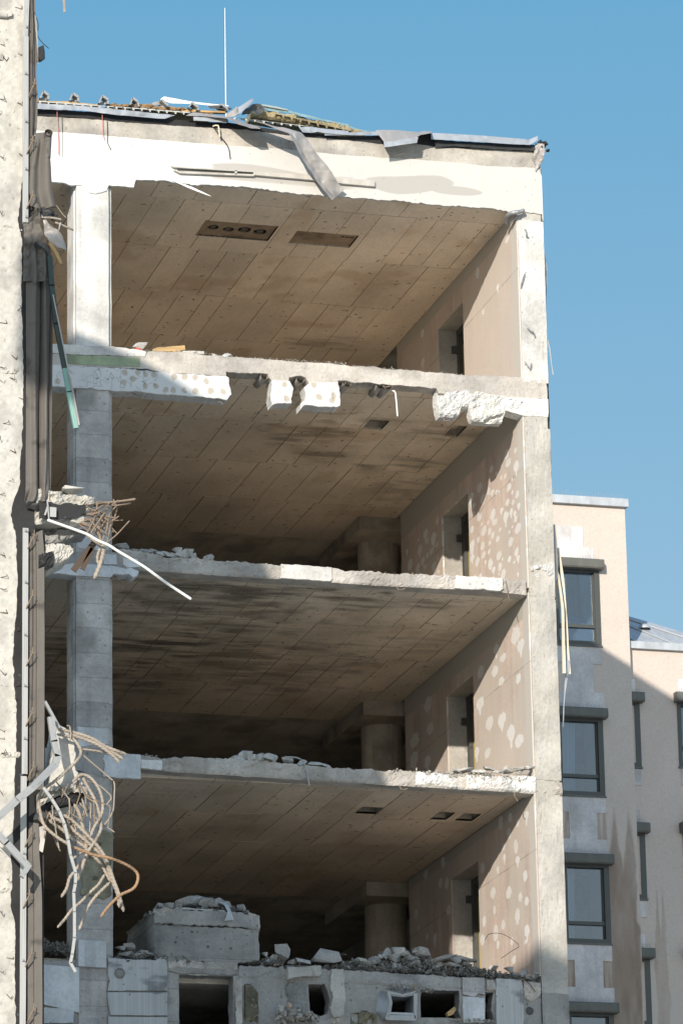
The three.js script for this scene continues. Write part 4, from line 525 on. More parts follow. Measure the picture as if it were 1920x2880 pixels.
// side cladding and battens hanging down the right edge
const cladding = thing('side_cladding', 'dark grey cladding sheets fixed down the right edge of the ruin', 'cladding');
part('cladding_sheet', box(0.03, 0.055, 21.3, 24.3, -5.2, -0.12), M.darkMetal, cladding);
part('cladding_sheet', box(0.01, 0.026, 24.2, 27.6, -5.2, -0.06), M.darkMetal, cladding);
part('cladding_sheet', box(0.005, 0.027, 19.3, 21.4, -5.2, -0.3), M.darkMetal, cladding);
part('cladding_sheet', box(0.03, 0.055, 13.0, 16.4, -5.2, -0.6), M.darkMetal, cladding);
part('cladding_sheet', box(0.06, 0.085, 16.3, 19.4, -5.2, -0.3), M.darkMetal, cladding);
part('torn_edge', sheet([[0.053,21.404,-0.15],[0.093,21.426,-0.15],[0.1,21.349,-0.15],[0.122,21.137,-0.15],[0.126,20.829,-0.15],[0.121,20.52,-0.15]], [[0.027,21.388,-0.1],[0.025,21.33,-0.1],[0.026,21.079,-0.1],[0.037,20.809,-0.1],[0.052,20.695,-0.1],[0.053,20.426,-0.1]], { nu: 4, nv: 24, amp: 0.012, seed: 33 }), M.zincWarm, cladding);
part('torn_edge', sheet([[0.056,26.148,-0.12],[0.103,25.831,-0.12],[0.056,25.187,-0.12],[0.055,24.868,-0.12]], [[0.037,26.14,-0.1],[0.039,25.819,-0.1],[0.037,25.178,-0.1],[0.039,24.86,-0.1]], { nu: 2, nv: 12, amp: 0.01, seed: 34 }), M.zinc, cladding);
part('torn_edge', sheet([[0.04,24.614,-0.05],[0.081,24.427,-0.05],[0.103,24.144,-0.05],[0.127,23.987,-0.05]], [[0.024,24.613,-0.05],[0.059,24.425,-0.05],[0.088,24.142,-0.05],[0.107,23.97,-0.05]], { nu: 2, nv: 12, amp: 0.01, seed: 35 }), M.rail, cladding);
solo('hanging_batten', sheet([[0.095,20.687,-0.2],[0.119,20.534,-0.2],[0.144,20.305,-0.2],[0.166,20.018,-0.2],[0.164,19.693,-0.2],[0.157,19.311,-0.2],[0.151,18.915,-0.2]], [[0.123,20.669,-0.2],[0.152,20.536,-0.2],[0.179,20.307,-0.2],[0.212,20.021,-0.2],[0.209,19.696,-0.2],[0.208,19.314,-0.2],[0.206,18.918,-0.2]], { nu: 2, nv: 40, thick: 0.03, amp: 0.004, seed: 36 }), M.batten, 'cream batten dangling down the right edge, the left one of two', 'batten', 'battens hanging at the right edge');
solo('hanging_batten', sheet([[0.186,21.082,-0.35],[0.209,20.774,-0.35],[0.235,20.505,-0.35],[0.269,20.218,-0.35],[0.279,19.835,-0.35],[0.284,19.357,-0.35],[0.299,18.946,-0.35]], [[0.22,21.084,-0.35],[0.254,20.777,-0.35],[0.28,20.546,-0.35],[0.296,20.22,-0.35],[0.314,19.837,-0.35],[0.323,19.359,-0.35],[0.342,18.948,-0.35]], { nu: 2, nv: 40, thick: 0.03, amp: 0.004, seed: 37 }), M.batten, 'cream batten dangling down the right edge, the right one of two', 'batten', 'battens hanging at the right edge');
solo('bent_sheet_strip', sheet([[0.262,19.19,-0.3],[0.248,18.961,-0.3],[0.218,18.769,-0.3],[0.193,18.483,-0.3],[0.155,18.047,-0.3]], [[0.314,19.174,-0.3],[0.3,19.002,-0.3],[0.27,18.848,-0.3],[0.208,18.465,-0.3],[0.178,18.048,-0.3]], { nu: 3, nv: 30, thick: 0.004, amp: 0.006, seed: 38 }), M.zinc, 'narrow dark metal strip hanging below the battens', 'metal strip');

// ---------------------------------------------------------------- rubble on the broken floors
const chunkGeo = []; for (let i = 0; i < 14; i++) chunkGeo.push(chunk(900 + i, 1, 0.5 + 0.4 * hash(i, 1, 1), 0.7 + 0.3 * hash(i, 2, 1)));
function cluster(seed) { const R = rng(seed), out = []; for (let i = 0; i < 4; i++) { const g = chunkGeo[Math.floor(R() * 14)].clone(), e = 0.35 + 0.4 * R(); g.scale(e, e * (0.5 + 0.6 * R()), e); g.rotateY(R() * 6); g.rotateX(R() * 6); g.translate((R() - 0.5) * 1.1, (R() - 0.5) * 0.5, (R() - 0.5) * 0.9); out.push(g); } return merge(out); }
function heap(name, label, segs, m, seed) { // fine rubble: segs = [x0, x1, y, height, z0, z1, count, size]
  const R = rng(seed), total = segs.reduce((s, q) => s + q[6], 0), im = new THREE.InstancedMesh(cluster(seed * 7 + 1), m, total), o = new THREE.Object3D(), c = new THREE.Color(); let k = 0;
  for (const [x0, x1, y, h, z0, z1, n, s] of segs) for (let i = 0; i < n; i++) {
    const u = R(), x = mix(x0, x1, u), w = R(), z = mix(z0, z1, R()), hh = h * (0.25 + 0.75 * noise(x * 2.2, seed)) * sm(Math.min(1, 4 * Math.min(u, 1 - u) + 0.25)), e = s * (0.35 + 0.9 * R() * R());
    const yy = (typeof y === 'number' ? y : lineAt(y, x)) + hh * w * (0.5 + 0.5 * Math.min(1, (z1 - z) / Math.max(0.01, z1 - z0) + 0.4));
    o.position.set(x, yy, z); o.rotation.set(R() * 6.3, R() * 6.3, R() * 6.3); o.scale.set(e * (0.7 + 0.8 * R()), e * (0.5 + 0.5 * R()), e); o.updateMatrix(); im.setMatrixAt(k, o.matrix); const t = 0.6 + 0.6 * R(), hue = R(); im.setColorAt(k++, hue > 0.93 ? c.setRGB(t * 1.1, t * 0.85, t * 0.7) : hue < 0.08 ? c.setRGB(t * 1.35, t * 1.33, t * 1.3) : c.setRGB(t, t * 0.985, t * 0.95));
  }
  im.name = name; im.castShadow = im.receiveShadow = true; im.userData = { label, category: 'rubble', kind: 'stuff' }; scene.add(im); return im;
}
const y1line = [...[[-5.029,13.945],[-4.635,13.942]], ...[[-5.014,13.955],[-4.605,13.894],[-3.649,13.91],[-2.886,13.896],[-1.75,13.874],[-1.212,13.866],[-0.739,13.842],[-0.469,13.834]]];
heap('lowest_floor_rubble', 'heap of broken concrete along the lowest visible floor edge', [[-5.2, -4.6, y1line, 0.12, -0.5, -0.02, 260, 0.1], [-4.6, -3.4, y1line, 0.1, -0.6, -0.02, 500, 0.09], [-3.7, -1.2, y1line, 0.42, -0.9, -0.02, 2200, 0.11], [-3.3, -2.0, y1line, 0.62, -0.9, -0.15, 1300, 0.13], [-2.1, -0.5, y1line, 0.26, -0.8, 0.0, 1800, 0.085], [-4.9, -0.5, y1line, 0.1, -0.3, 0.03, 1500, 0.04], [-6.6, -5.9, 13.95, 0.14, -0.6, 0, 260, 0.1]], M.rubble, 3);
heap('left_rubble', 'grey rubble piled at the foot of the left column', [[-8.9, -7.9, 14.05, 0.32, -0.5, 0.05, 500, 0.11], [-7.35, -6.1, 13.92, 0.22, -0.5, 0.03, 480, 0.11], [-8.6, -7.3, 12.78, 0.12, 0.0, 0.2, 150, 0.12]], M.rubble, 4);
heap('upstand_rubble', 'broken concrete lying on top of the concrete upstand', [[...[[-6.7,14.744],[-5.15,14.716]].map(q => q[0]), [[-6.7,14.731],[-5.151,14.703]], 0.16, -0.9, -0.02, 420, 0.11]], M.rubble, 5);
heap('first_floor_rubble', 'crumbs and flat plates of concrete along the second slab edge', [[-7.3, -6.6, 17.16, 0.06, -0.3, 0, 90, 0.07], [-6.6, -2.6, 17.1, 0.03, -0.3, -0.01, 260, 0.05], [-2.8, -0.5, 17.08, 0.1, -0.5, 0.02, 620, 0.085]], M.rubblePale, 6);
heap('second_floor_rubble', 'crumbs of concrete along the third slab edge', [[-7.4, -5.4, 20.4, 0.07, -0.4, -0.01, 300, 0.08], [-5.4, -0.6, 20.38, 0.025, -0.3, -0.01, 300, 0.045], [-2.6, -0.5, 20.37, 0.04, -0.3, 0.01, 150, 0.05]], M.rubblePale, 7);
heap('third_floor_rubble', 'crumbs of pale concrete along the fourth slab edge', [[-7.4, -0.6, [...[[-6.972,23.871],[-6.189,23.906],[-5.095,23.875]], ...[[-3.689,23.887],[-2.777,23.858],[-1.447,23.857]]], 0.035, -0.3, -0.01, 700, 0.05], [-4.6, -2.4, [...[[-4.629,23.88],[-3.689,23.894],[-2.776,23.865]]], 0.05, -0.25, 0.0, 300, 0.055]], M.rubblePale, 8);
// single pieces that can be picked out
const ORD = ['leftmost', 'second from the left', 'third from the left', 'fourth from the left', 'fifth from the left', 'sixth from the left', 'seventh from the left', 'eighth from the left', 'ninth from the left', 'tenth from the left', 'tenth from the right', 'ninth from the right', 'eighth from the right', 'seventh from the right', 'sixth from the right', 'fifth from the right', 'fourth from the right', 'third from the right', 'second from the right', 'rightmost'];
function pieces(list, fn, size) { const sorted = [...list].sort((a, b) => a[0] - b[0]), n = list.length; list.forEach((p, i) => { const k = sorted.indexOf(p); fn(p, i, k < n / 2 ? ORD[k] : ORD[20 - n + k]); }); }
function piece(p, s, seed, m, label, group, squash = 0.6, rot = 0) { const o = new THREE.Mesh(chunkGeo[seed % 14], m); o.name = numbered('concrete_chunk'); o.position.set(...p); s *= 0.8; o.scale.set(s, s * squash / 0.7, s); o.rotation.set(0.2 * hash(seed, 1, 2), rot || hash(seed, 3, 2) * 6.3, (hash(seed, 5, 2) - 0.5) * 0.7); o.castShadow = o.receiveShadow = true; scene.add(o); return tag(o, label, 'concrete chunk', group); }
piece(...[[...[[-4.582,14.135,-0.2]][0]], 0.42, 3, M.rubble, 'pointed pale boulder at the left end of the lowest rubble heap', 'large pieces in the rubble', 0.85]);
piece(...[[...[[-3.935,14.122,-0.15]][0]], 0.62, 5, M.grey, 'big rounded grey concrete boulder on the lowest floor edge', 'large pieces in the rubble', 0.6]);
piece(...[[...[[-4.307,14.029,-0.1]][0]], 0.34, 8, M.rubblePale, 'flat pale slab fragment between the two boulders', 'large pieces in the rubble', 0.35]);
const gg = 'fragments in the lowest rubble heap';
pieces([[-3.023,14.161,-0.2],[-2.921,14.214,-0.2],[-2.823,14.136,-0.2],[-2.703,14.253,-0.2],[-2.62,14.24,-0.2],[-2.521,14.146,-0.2],[-2.418,14.263,-0.2],[-2.318,14.25,-0.2],[-2.959,14.017,-0.2],[-2.792,13.991,-0.2],[-2.642,13.986,-0.2],[-2.49,14.065,-0.2],[-2.357,14.005,-0.2],[-3.107,14.094,-0.2],[-2.22,14.107,-0.2],[-2.07,14.079,-0.2],[-2.156,13.995,-0.2],[-3.225,14.041,-0.2],[-3.341,14.07,-0.2]], (p, i, o) => piece(p, 0.18 + 0.2 * hash(i, 4, 9), i * 3 + 1, i % 3 ? M.rubble : M.rubblePale, `angular fragment in the high rubble heap on the lowest floor, ${o}`, gg, 0.55));
pieces([[-1.966,14.155,-0.15],[-1.832,14.127,-0.15],[-1.696,14.148,-0.15],[-1.528,14.137,-0.15],[-1.631,14.068,-0.15],[-1.884,14.044,-0.15]], (p, i, o) => piece(p, 0.26 + 0.2 * hash(i, 6, 9), i * 5 + 2, M.rubble, `flat concrete plate in the rubble below the lowest doorway, ${o}`, 'plates below the lowest doorway', 0.32));
pieces([[-0.72,13.949,-0.05],[-0.516,13.956,-0.05],[-0.638,13.87,-0.05],[-0.956,13.99,-0.05],[-0.856,13.928,-0.05],[-1.192,13.999,-0.05]], (p, i, o) => piece(p, 0.14 + 0.12 * hash(i, 7, 9), i + 4, M.rubble, `small fragment at the right end of the lowest rubble heap, ${o}`, 'fragments at the right end', 0.6));
pieces([[-4.895,14.131,-0.2],[-4.83,14.036,-0.2],[-4.747,14.071,-0.2],[-4.666,13.994,-0.2],[-4.451,14.033,-0.2]], (p, i, o) => piece(p, 0.15 + 0.08 * hash(i, 7, 3), i + 7, M.rubblePale, `small pale fragment around the pointed boulder, ${o}`, 'fragments around the pointed boulder', 0.6));
piece([...[[-6.057,14.933,-0.3]][0]], 0.5, 2, M.rubble, 'largest grey fragment on top of the concrete upstand', 'pieces on the upstand', 0.6);
pieces([[-6.543,14.841,-0.25],[-6.429,14.829,-0.25],[-5.84,14.899,-0.25],[-5.676,14.937,-0.25],[-5.512,14.927,-0.25],[-5.233,14.879,-0.25],[-6.266,14.835,-0.25]], (p, i, o) => piece(p, 0.2 + 0.14 * hash(i, 8, 3), i * 2 + 5, M.rubble, `small fragment on top of the concrete upstand, ${o}`, 'pieces on the upstand', 0.6));
pieces([[-7.052,14.136,-0.1],[-6.858,14.094,-0.1],[-7.213,14.13,-0.1],[-6.923,14.012,-0.1],[-7.132,14.053,-0.1],[-6.745,14.066,-0.1]], (p, i, o) => piece(p, 0.22 + 0.14 * hash(i, 9, 3), i * 2 + 3, M.rubble, `flat fragment between the left column and the upstand, ${o}`, 'pieces beside the upstand', 0.35));
pieces([[-5.219,17.242,-0.12],[-5.087,17.248,-0.12],[-4.983,17.268,-0.12],[-4.805,17.261,-0.12],[-5.308,17.238,-0.12]], (p, i, o) => piece(p, 0.26 + 0.1 * hash(i, 2, 3), i + 9, M.rubblePale, `pale block lying midway along the second slab edge, ${o}`, 'blocks on the second slab', 0.6));
pieces([[-4.479,17.216,-0.12],[-4.278,17.212,-0.12],[-4.078,17.202,-0.12],[-3.91,17.196,-0.12]], (p, i, o) => piece(p, 0.3 + 0.1 * hash(i, 2, 4), i + 3, M.rubblePale, `flat white plate near the middle of the second slab, ${o}`, 'plates on the second slab', 0.3));
pieces([[-1.588,17.2,-0.08],[-1.383,17.192,-0.08],[-1.177,17.252,-0.08],[-1.041,17.208,-0.08],[-0.869,17.232,-0.08],[-0.696,17.257,-0.08],[-0.524,17.282,-0.08],[-0.473,17.267,-0.08],[-0.63,17.193,-0.08],[-1.725,17.177,-0.08]], (p, i, o) => piece(p, 0.22 + 0.14 * hash(i, 3, 4), i * 3 + 2, M.rubblePale, `concrete flake stacked at the right end of second slab, ${o}`, 'flakes on the second slab', 0.3));
pieces([[-6.432,20.533,-0.15],[-6.258,20.582,-0.15],[-6.298,20.511,-0.15],[-6.114,20.532,-0.15],[-5.998,20.52,-0.15],[-5.756,20.514,-0.15],[-6.201,20.507,-0.15],[-6.548,20.535,-0.15]], (p, i, o) => piece(p, 0.2 + 0.12 * hash(i, 4, 4), i + 6, M.rubblePale, `pale block on the third slab near the left column, ${o}`, 'blocks on the third slab', 0.65));
pieces([[-7.22,20.612,-0.15],[-7.124,20.559,-0.15],[-6.856,20.537,-0.15],[-6.76,20.552,-0.15],[-6.644,20.579,-0.15],[-6.99,20.519,-0.15]], (p, i, o) => piece(p, 0.22 + 0.16 * hash(i, 5, 4), i + 2, M.rubble, `rough lump on the third slab beside the column, ${o}`, 'lumps on the third slab', 0.4));
pieces([[-0.378,20.601,-0.03],[-0.268,20.623,-0.03],[-0.161,20.598,-0.03],[-0.05,20.642,-0.03],[-0.319,20.497,-0.03],[-0.132,20.508,-0.03]], (p, i, o) => piece(p, 0.15 + 0.1 * hash(i, 6, 4), i + 1, M.white, `white plaster lump at the right end of third slab, ${o}`, 'lumps at the right wall end', 0.7));
solo('timber_offcut', poly([[-6.649,23.935],[-6.579,23.969],[-6.12,24.039],[-6.108,23.959],[-6.296,23.909],[-6.634,23.898]], -0.2, -0.08, { amp: 0.008, step: 0.04, bevel: 0.006 }), M.wood, 'yellow timber offcut lying on the fourth slab edge', 'timber');
solo('flat_tile', poly([[-6.165,23.932],[-5.81,23.949],[-5.806,23.9],[-6.169,23.892]], -0.3, -0.05, { amp: 0.004 }), M.rubblePale, 'flat grey tile fragment beside the timber offcut', 'tile');
piece([...[[-5.453,23.909,-0.06]][0]], 0.3, 4, M.white, 'small white slab lying right of the flat tile', 'pieces on the fourth slab', 0.25);
piece([...[[-5.65,23.901,-0.06]][0]], 0.12, 6, M.white, 'tiny white fragment on the fourth slab edge', 'pieces on the fourth slab', 0.7);
piece([...[[-6.882,23.942,-0.06]][0]], 0.3, 9, M.white, 'white fragment standing on the fourth slab near the column', 'pieces on the fourth slab', 0.5);
solo('red_scrap', chunk(55, 0.16, 0.06, 0.1).translate(...[[-6.902,23.889,-0.04]][0]), mat([0.55, 0.09, 0.06]), 'small red plastic scrap beside the white fragment', 'scrap');
solo('torn_sheet', sheet([[-5.652,14.928,-0.15],[-5.579,14.869,-0.05],[-5.545,14.733,0.07],[-5.603,14.58,0.1]], [[-5.537,14.922,-0.15],[-5.497,14.856,-0.05],[-5.479,14.703,0.07],[-5.455,14.602,0.1]], { nu: 4, nv: 20, amp: 0.006, seed: 61 }), M.panelWhite, 'pale curled sheet hanging over the upstand edge', 'sheet scrap');
solo('plaster_slabs', poly([[-6.354,14.786],[-5.571,14.766],[-5.571,14.737],[-6.354,14.763]], -0.35, 0.01, { amp: 0.004 }), M.rubble, 'thin flat board lying on the upstand under the rubble', 'board');
const duct = thing('ventilation_duct', 'dented square sheet metal duct sticking out of the lower wall', 'duct');
part('duct_wall', merge([poly([...[[-3.004,13.517],[-2.958,13.499],[-2.786,13.485],[-2.6,13.51],[-2.6,13.484],[-2.787,13.453],[-2.959,13.467],[-2.992,13.479]]], -0.25, 0.22), poly([[-2.997,13.209],[-2.593,13.208],[-2.584,13.17],[-3.011,13.177]], -0.25, 0.22), poly([[-3.017,13.516],[-2.984,13.498],[-2.961,13.361],[-2.991,13.2],[-3.018,13.176],[-2.987,13.36]], -0.25, 0.22), poly([[-2.606,13.51],[-2.573,13.517],[-2.587,13.176],[-2.62,13.201]], -0.25, 0.22)]), M.zinc, duct);
part('duct_flange', merge([poly([[-3.042,13.538],[-2.984,13.495],[-2.96,13.357],[-2.99,13.187],[-3.039,13.083],[-3.078,13.098],[-3.013,13.356]], 0.2, 0.24), poly([[-3.037,13.16],[-2.59,13.166],[-2.582,13.083],[-3.052,13.082]], 0.2, 0.24), poly([[-2.612,13.519],[-2.545,13.553],[-2.575,13.09],[-2.608,13.128]], 0.2, 0.24), poly([[-3.042,13.544],[-2.792,13.494],[-2.544,13.56],[-2.545,13.528],[-2.792,13.462],[-2.997,13.494]], 0.2, 0.24)]), M.rail, duct);
part('side_sheet', sheet([[-3.109,13.606,-0.1],[-3.135,13.41,0],[-3.158,13.249,0],[-3.105,13.155,-0.1]], [[-2.991,13.504,0.22],[-2.98,13.376,0.22],[-3.01,13.215,0.22],[-3.019,13.103,0.22]], { nu: 6, nv: 16, amp: 0.03, freq: 6, seed: 66 }), M.zinc, duct);
heap('duct_rubble', 'grey crumbs lying on top of the metal duct', [[-3.0, -2.25, [...[[-3.053,13.62],[-2.556,13.588]]], 0.06, -0.05, 0.2, 110, 0.07]], M.rubblePale, 9);
heap('wall_foot_rubble', 'pale broken masonry in the lower wall openings', [[-4.75, -4.15, [...[[-4.302,13.094],[-3.777,13.094]]], 0.16, 0.0, 0.15, 120, 0.17], [-1.95, -1.2, [...[[-2.418,13.15],[-1.785,13.136]]], 0.05, -0.1, 0.1, 130, 0.07]], M.rubblePale, 10);
solo('timber_splinter', poly([[-2.013,13.264],[-1.887,13.364],[-1.864,13.317],[-1.906,13.244],[-1.991,13.21]], -0.08, 0.03, { amp: 0.006 }), M.wood, 'brown timber splinter in the dark opening of the lower wall', 'timber');
solo('bent_rods', merge([tube([[-4.71,13.187,0.05],[-4.464,13.201,0.05],[-4.195,13.203,0.05]], 0.012), tube([[-4.694,13.172,0.05],[-4.432,13.183,0.05],[-4.234,13.227,0.05]], 0.01)]), M.steel, 'two thin rods lying across the lower wall opening', 'rods');
solo('loose_cable', tube([[-1.283,14.482,-0.2],[-1.245,14.562,-0.1],[-1.122,14.538,0.1],[-0.955,14.468,0.1],[-0.817,14.349,0.1],[-0.927,14.273,0.1],[-1.117,14.143,0.1]], 0.0045), M.blackWire, 'thin looping wire in front of the lowest doorway wall', 'wire');
solo('loose_cable', tube([[-4.59,17.251,0.05],[-4.39,17.247,0.05],[-4.274,17.18,0.05],[-4.22,16.984,0.05],[-4.19,16.801,0.05]], 0.012, { tension: 0.4 }), M.rail, 'pale wire bent over the second slab edge', 'wire');

// ---------------------------------------------------------------- the nearer wing at the left edge: stump of a wall with its joint sealing
const wing = thing('demolished_wing', 'nearer concrete wall stump with hooks and black sealing strips at the left', 'wall');
M.wing = mat(null, { map: tex(700, 1024, 9, 13, (x, y) => { let k = 0.9 + 0.2 * fbm(x * 2.2, y * 1.6, 201, 5); k *= 1 - 0.22 * sstep(0.52, 0.72, fbm(x * 4, y * 3, 208, 5)); k *= 0.82 + 0.36 * fbm(x * 22, y * 22, 12, 3); k *= 1 - 0.4 * spots(x, y, 6, 0.4, 0.03, 0.12, 4); const c = fbm(x * 1.1, y * 1.1, 33, 4); return [0.50 * k, (0.47 + 0.015 * c) * k, (0.415 + 0.03 * c) * k]; }, { ox: -18, oy: 10 }), bump: BUMP, bs: 0.012 });
const WZ = 16;
const wingWall = part('wall', poly([...[[-11.903,23.002],[-11.892,19.474],[-11.89,15.902],[-11.904,12.468],[-11.905,9.979]], [-11.93, 0, 0], [-27, 0, 0], [-27, 31.5], [-18, 30.6], [-16.74, 29.1], [-15.4, 28.62], [-14.69, 28.18], [-13.6, 25.3], [-12.2, 23.2]].map(([x, y, a]) => [x, y, a ?? 0.02]), WZ - 0.35, WZ, { step: 0.15, seed: 121 }), M.wing, wing);
for (const y of [11.6, 13.2, 16.45, 17.9, 19.7, 21.2]) part('broken_seam', brokenEdge([[-12.6, y + 0.05], [-12.02, y + 0.03]], [[-12.6, y - 0.06], [-12.02, y - 0.04]], { zf: WZ + 0.004, depth: 0.05, amp: 0.035, crumb: 0.03, step: 0.02, seed: 130 + Math.round(y) }), M.wing, wingWall);
part('bitumen_coat', poly([...[[-12.018,20.331],[-12.072,19.813],[-12.019,19.553],[-12.028,19.027]], ...[[-12.032,18.999],[-12.014,18.54],[-11.999,18.082],[-12.003,17.247],[-12.024,16.869],[-12.037,16.493],[-12.059,16.417],[-12.116,16.264],[-12.145,16.113]], ...[[-12.142,16.101],[-12.085,15.881],[-12.054,15.29],[-12.067,14.995],[-12.108,14.405],[-12.099,14.041],[-12.062,13.825],[-12.074,13.101]], ...[[-12.078,13.024],[-12.084,12.744],[-12.115,12.046],[-12.111,11.7],[-12.126,11.423],[-12.07,11.219],[-12.064,9.72]], ...[[-11.85,9.654],[-11.856,15.904],[-11.869,20.368]]].map(([x, y], i) => [x, y, 0.012]), WZ + 0.002, WZ + 0.008, { step: 0.04, seed: 123 }), M.bitumen, wingWall);
function strip(p, q, w) { const [x0, y0] = p, [x1, y1] = q; const g = []; g.push(bar([x0, y0, WZ + 0.085], [x1, y1, WZ + 0.085], w, 0.008), bar([x0 + w / 2 - 0.004, y0, WZ + 0.045], [x1 + w / 2 - 0.004, y1, WZ + 0.045], 0.008, 0.08), bar([x0 - w / 2 + 0.02, y0, WZ + 0.03], [x1 - w / 2 + 0.02, y1, WZ + 0.03], 0.01, 0.06)); return merge(g); }
part('clamping_rail', strip(...[[-11.984,22.834],[-12.005,22.193]], 0.062), M.rail, wing);
part('clamping_rail', strip(...[[-12.002,22.193],[-11.997,19.775]], 0.07), M.rail, wing);
part('clamping_rail', strip(...[[-11.982,15.937],[-11.982,12.965]], 0.068), M.rail, wing);
part('clamping_rail', strip(...[[-11.993,12.939],[-11.994,9.762]], 0.07), M.rail, wing);
const folds = (...f) => (u, v) => f.reduce((s, [c, w, a]) => s + a * Math.exp(-(((u - c - 0.03 * Math.sin(v * 9 + c * 20)) / w) ** 2)), 0);
const mem = (L, R, m, o) => part('sealing_membrane', sheet(L, R, { nu: 26, nv: 80, amp: 0.012, freq: 4, thick: 0.006, ...o }), m, wing);
mem([[-11.952,22.861,16.03],[-11.939,22.462,16.03],[-11.945,22.062,16.03],[-11.946,21.427,16.03],[-11.947,20.875,16.03]], [[-11.877,22.869,16.03],[-11.876,22.548,16.03],[-11.841,22.199,16.03],[-11.857,21.752,16.03],[-11.839,21.437,16.03],[-11.844,21.12,16.03],[-11.859,20.946,16.03]], M.rubber, { nv: 60, fold: folds([0.3, 0.12, 0.03], [0.75, 0.1, -0.03]), seed: 41 });
mem([[-11.867,20.954,16.04],[-11.89,20.719,16.04],[-11.934,20.48,16.04],[-11.941,20.167,16.04],[-11.858,19.956,16.04]], [[-11.727,20.954,16.1],[-11.721,20.789,16.1],[-11.696,20.556,16.1],[-11.675,20.245,16.1],[-11.63,20.007,16.1]], M.rubber, { fold: (u, v) => 0.03 * Math.sin(u * 9 + v) * sstep(0, 0.25, v), seed: 42 });
part('membrane_curl', merge([new THREE.CylinderGeometry(0.05, 0.035, 0.3, 18, 1, true).translate(0, -0.13, 0), new THREE.CylinderGeometry(0.05, 0.05, 0.08, 18, 1, true).rotateX(1.25).translate(0, 0.02, 0.02)]).translate(...[[-11.728,20.899,16.1]][0]), M.rubber, wing);
mem([[-11.946,20.879,16.02],[-11.945,20.487,16.02],[-11.936,20.019,16.02]], [[-11.859,20.93,16.03],[-11.858,20.49,16.03],[-11.826,19.962,16.03]], M.rubber, { nv: 30, seed: 43, fold: folds([0.5, 0.2, 0.03]) });
mem([[-12.016,19.784,16.05],[-12.008,19.614,16.05],[-12.014,19.381,16.05],[-12.02,19.026,16.05]], [[-11.822,19.929,16.08],[-11.799,19.697,16.08],[-11.687,19.428,16.08],[-11.657,19.044,16.08]], M.rubber, { amp: 0.07, freq: 9, seed: 44 });
mem([[-11.826,19.936,16.1],[-11.781,19.769,16.1],[-11.751,19.601,16.1],[-11.676,19.499,16.1]], [[-11.717,19.741,16.15],[-11.613,19.687,16.15],[-11.553,19.599,16.15],[-11.509,19.425,16.15]], M.zincWarm, { nu: 14, nv: 24, amp: 0.05, freq: 9, seed: 45 });
mem([[-11.871,19.964,16.1],[-11.826,19.905,16.1],[-11.803,19.814,16.1]], [[-11.727,20.025,16.05],[-11.607,19.911,16.05],[-11.562,19.837,16.05]], M.rubberDark, { nu: 14, nv: 20, amp: 0.09, freq: 14, seed: 46 });
mem([[-11.932,19.471,16.12],[-11.829,19.464,16.12],[-11.725,19.348,16.12],[-11.702,19.026,16.12]], [[-11.869,19.529,16.1],[-11.736,19.416,16.1],[-11.669,19.236,16.1],[-11.661,19.021,16.1]], M.rubberDark, { nu: 12, nv: 30, amp: 0.05, freq: 10, seed: 47 });
mem([[-12.003,19.516,16.03],[-11.994,19.146,16.03],[-11.978,18.993,16.03],[-11.973,18.074,16.03],[-11.971,17.165,16.03],[-11.972,16.488,16.03],[-11.984,16.263,16.03]], [[-11.688,19.534,16.05],[-11.651,19.166,16.05],[-11.649,18.858,16.05],[-11.654,17.938,16.05],[-11.662,17.179,16.05],[-11.664,16.577,16.05],[-11.678,16.262,16.05]], M.rubber, { fold: (u, v) => folds([0.33, 0.09, 0.05], [0.55, 0.06, -0.06], [0.72, 0.07, 0.05], [0.93, 0.05, -0.04])(u, v) + 0.05 * sstep(0.85, 1, v) * Math.sin(u * 14 + v * 30), seed: 48, nv: 120, nu: 40 });
mem([[-11.984,16.272,16.1],[-11.918,16.262,16.1],[-11.816,16.238,16.1],[-11.744,16.258,16.1]], [[-11.975,16.195,16.06],[-11.91,16.184,16.06],[-11.822,16.16,16.06],[-11.764,16.194,16.06]], M.rubberDark, { nu: 8, nv: 16, amp: 0.04, freq: 10, seed: 49 });
mem([[-11.917,15.853,16.03],[-11.922,15.437,16.03],[-11.917,14.116,16.03],[-11.922,12.957,16.03],[-11.924,12.784,16.03]], [[-11.783,15.922,16.05],[-11.758,15.59,16.05],[-11.753,14.558,16.05],[-11.753,13.393,16.05],[-11.757,12.787,16.05]], M.rubber, { fold: (u, v) => (u < 0.5 ? 0 : 0.045) + folds([0.25, 0.06, -0.02])(u, v), seed: 50, nu: 40 });
mem([[-11.918,12.409,16.03],[-11.928,12.047,16.03],[-11.927,11.218,16.03],[-11.927,9.773,16.03]], [[-11.817,12.379,16.06],[-11.809,12.046,16.06],[-11.777,11.493,16.06],[-11.765,9.773,16.06]], M.rubber, { fold: (u, v) => (u < 0.45 ? 0 : 0.04), seed: 51, nu: 30 });
mem([[-11.814,12.347,16.08],[-11.799,12.181,16.08],[-11.813,12.069,16.08]], [[-11.732,12.357,16.1],[-11.732,12.263,16.1],[-11.769,12.039,16.1]], M.zincWarm, { nu: 6, nv: 12, amp: 0.015, seed: 52 });
part('sealing_edge', merge([bar(...[[-11.741,15.908,15.98],[-11.737,12.833,15.98]], 0.012, 0.1), bar(...[[-11.749,12.427,15.98],[-11.743,9.786,15.98]], 0.014, 0.1)]), M.rubberDark, wing);
part('frayed_edge', sheet([[-11.882,22.503,16.06],[-11.872,22.296,16.06],[-11.85,22.059,16.06],[-11.844,21.868,16.06]], [[-11.871,22.463,16.08],[-11.855,22.289,16.08],[-11.845,22.051,16.08],[-11.845,21.844,16.08]], { nu: 3, nv: 20, amp: 0.02, freq: 16, seed: 53 }), M.rail, wing);
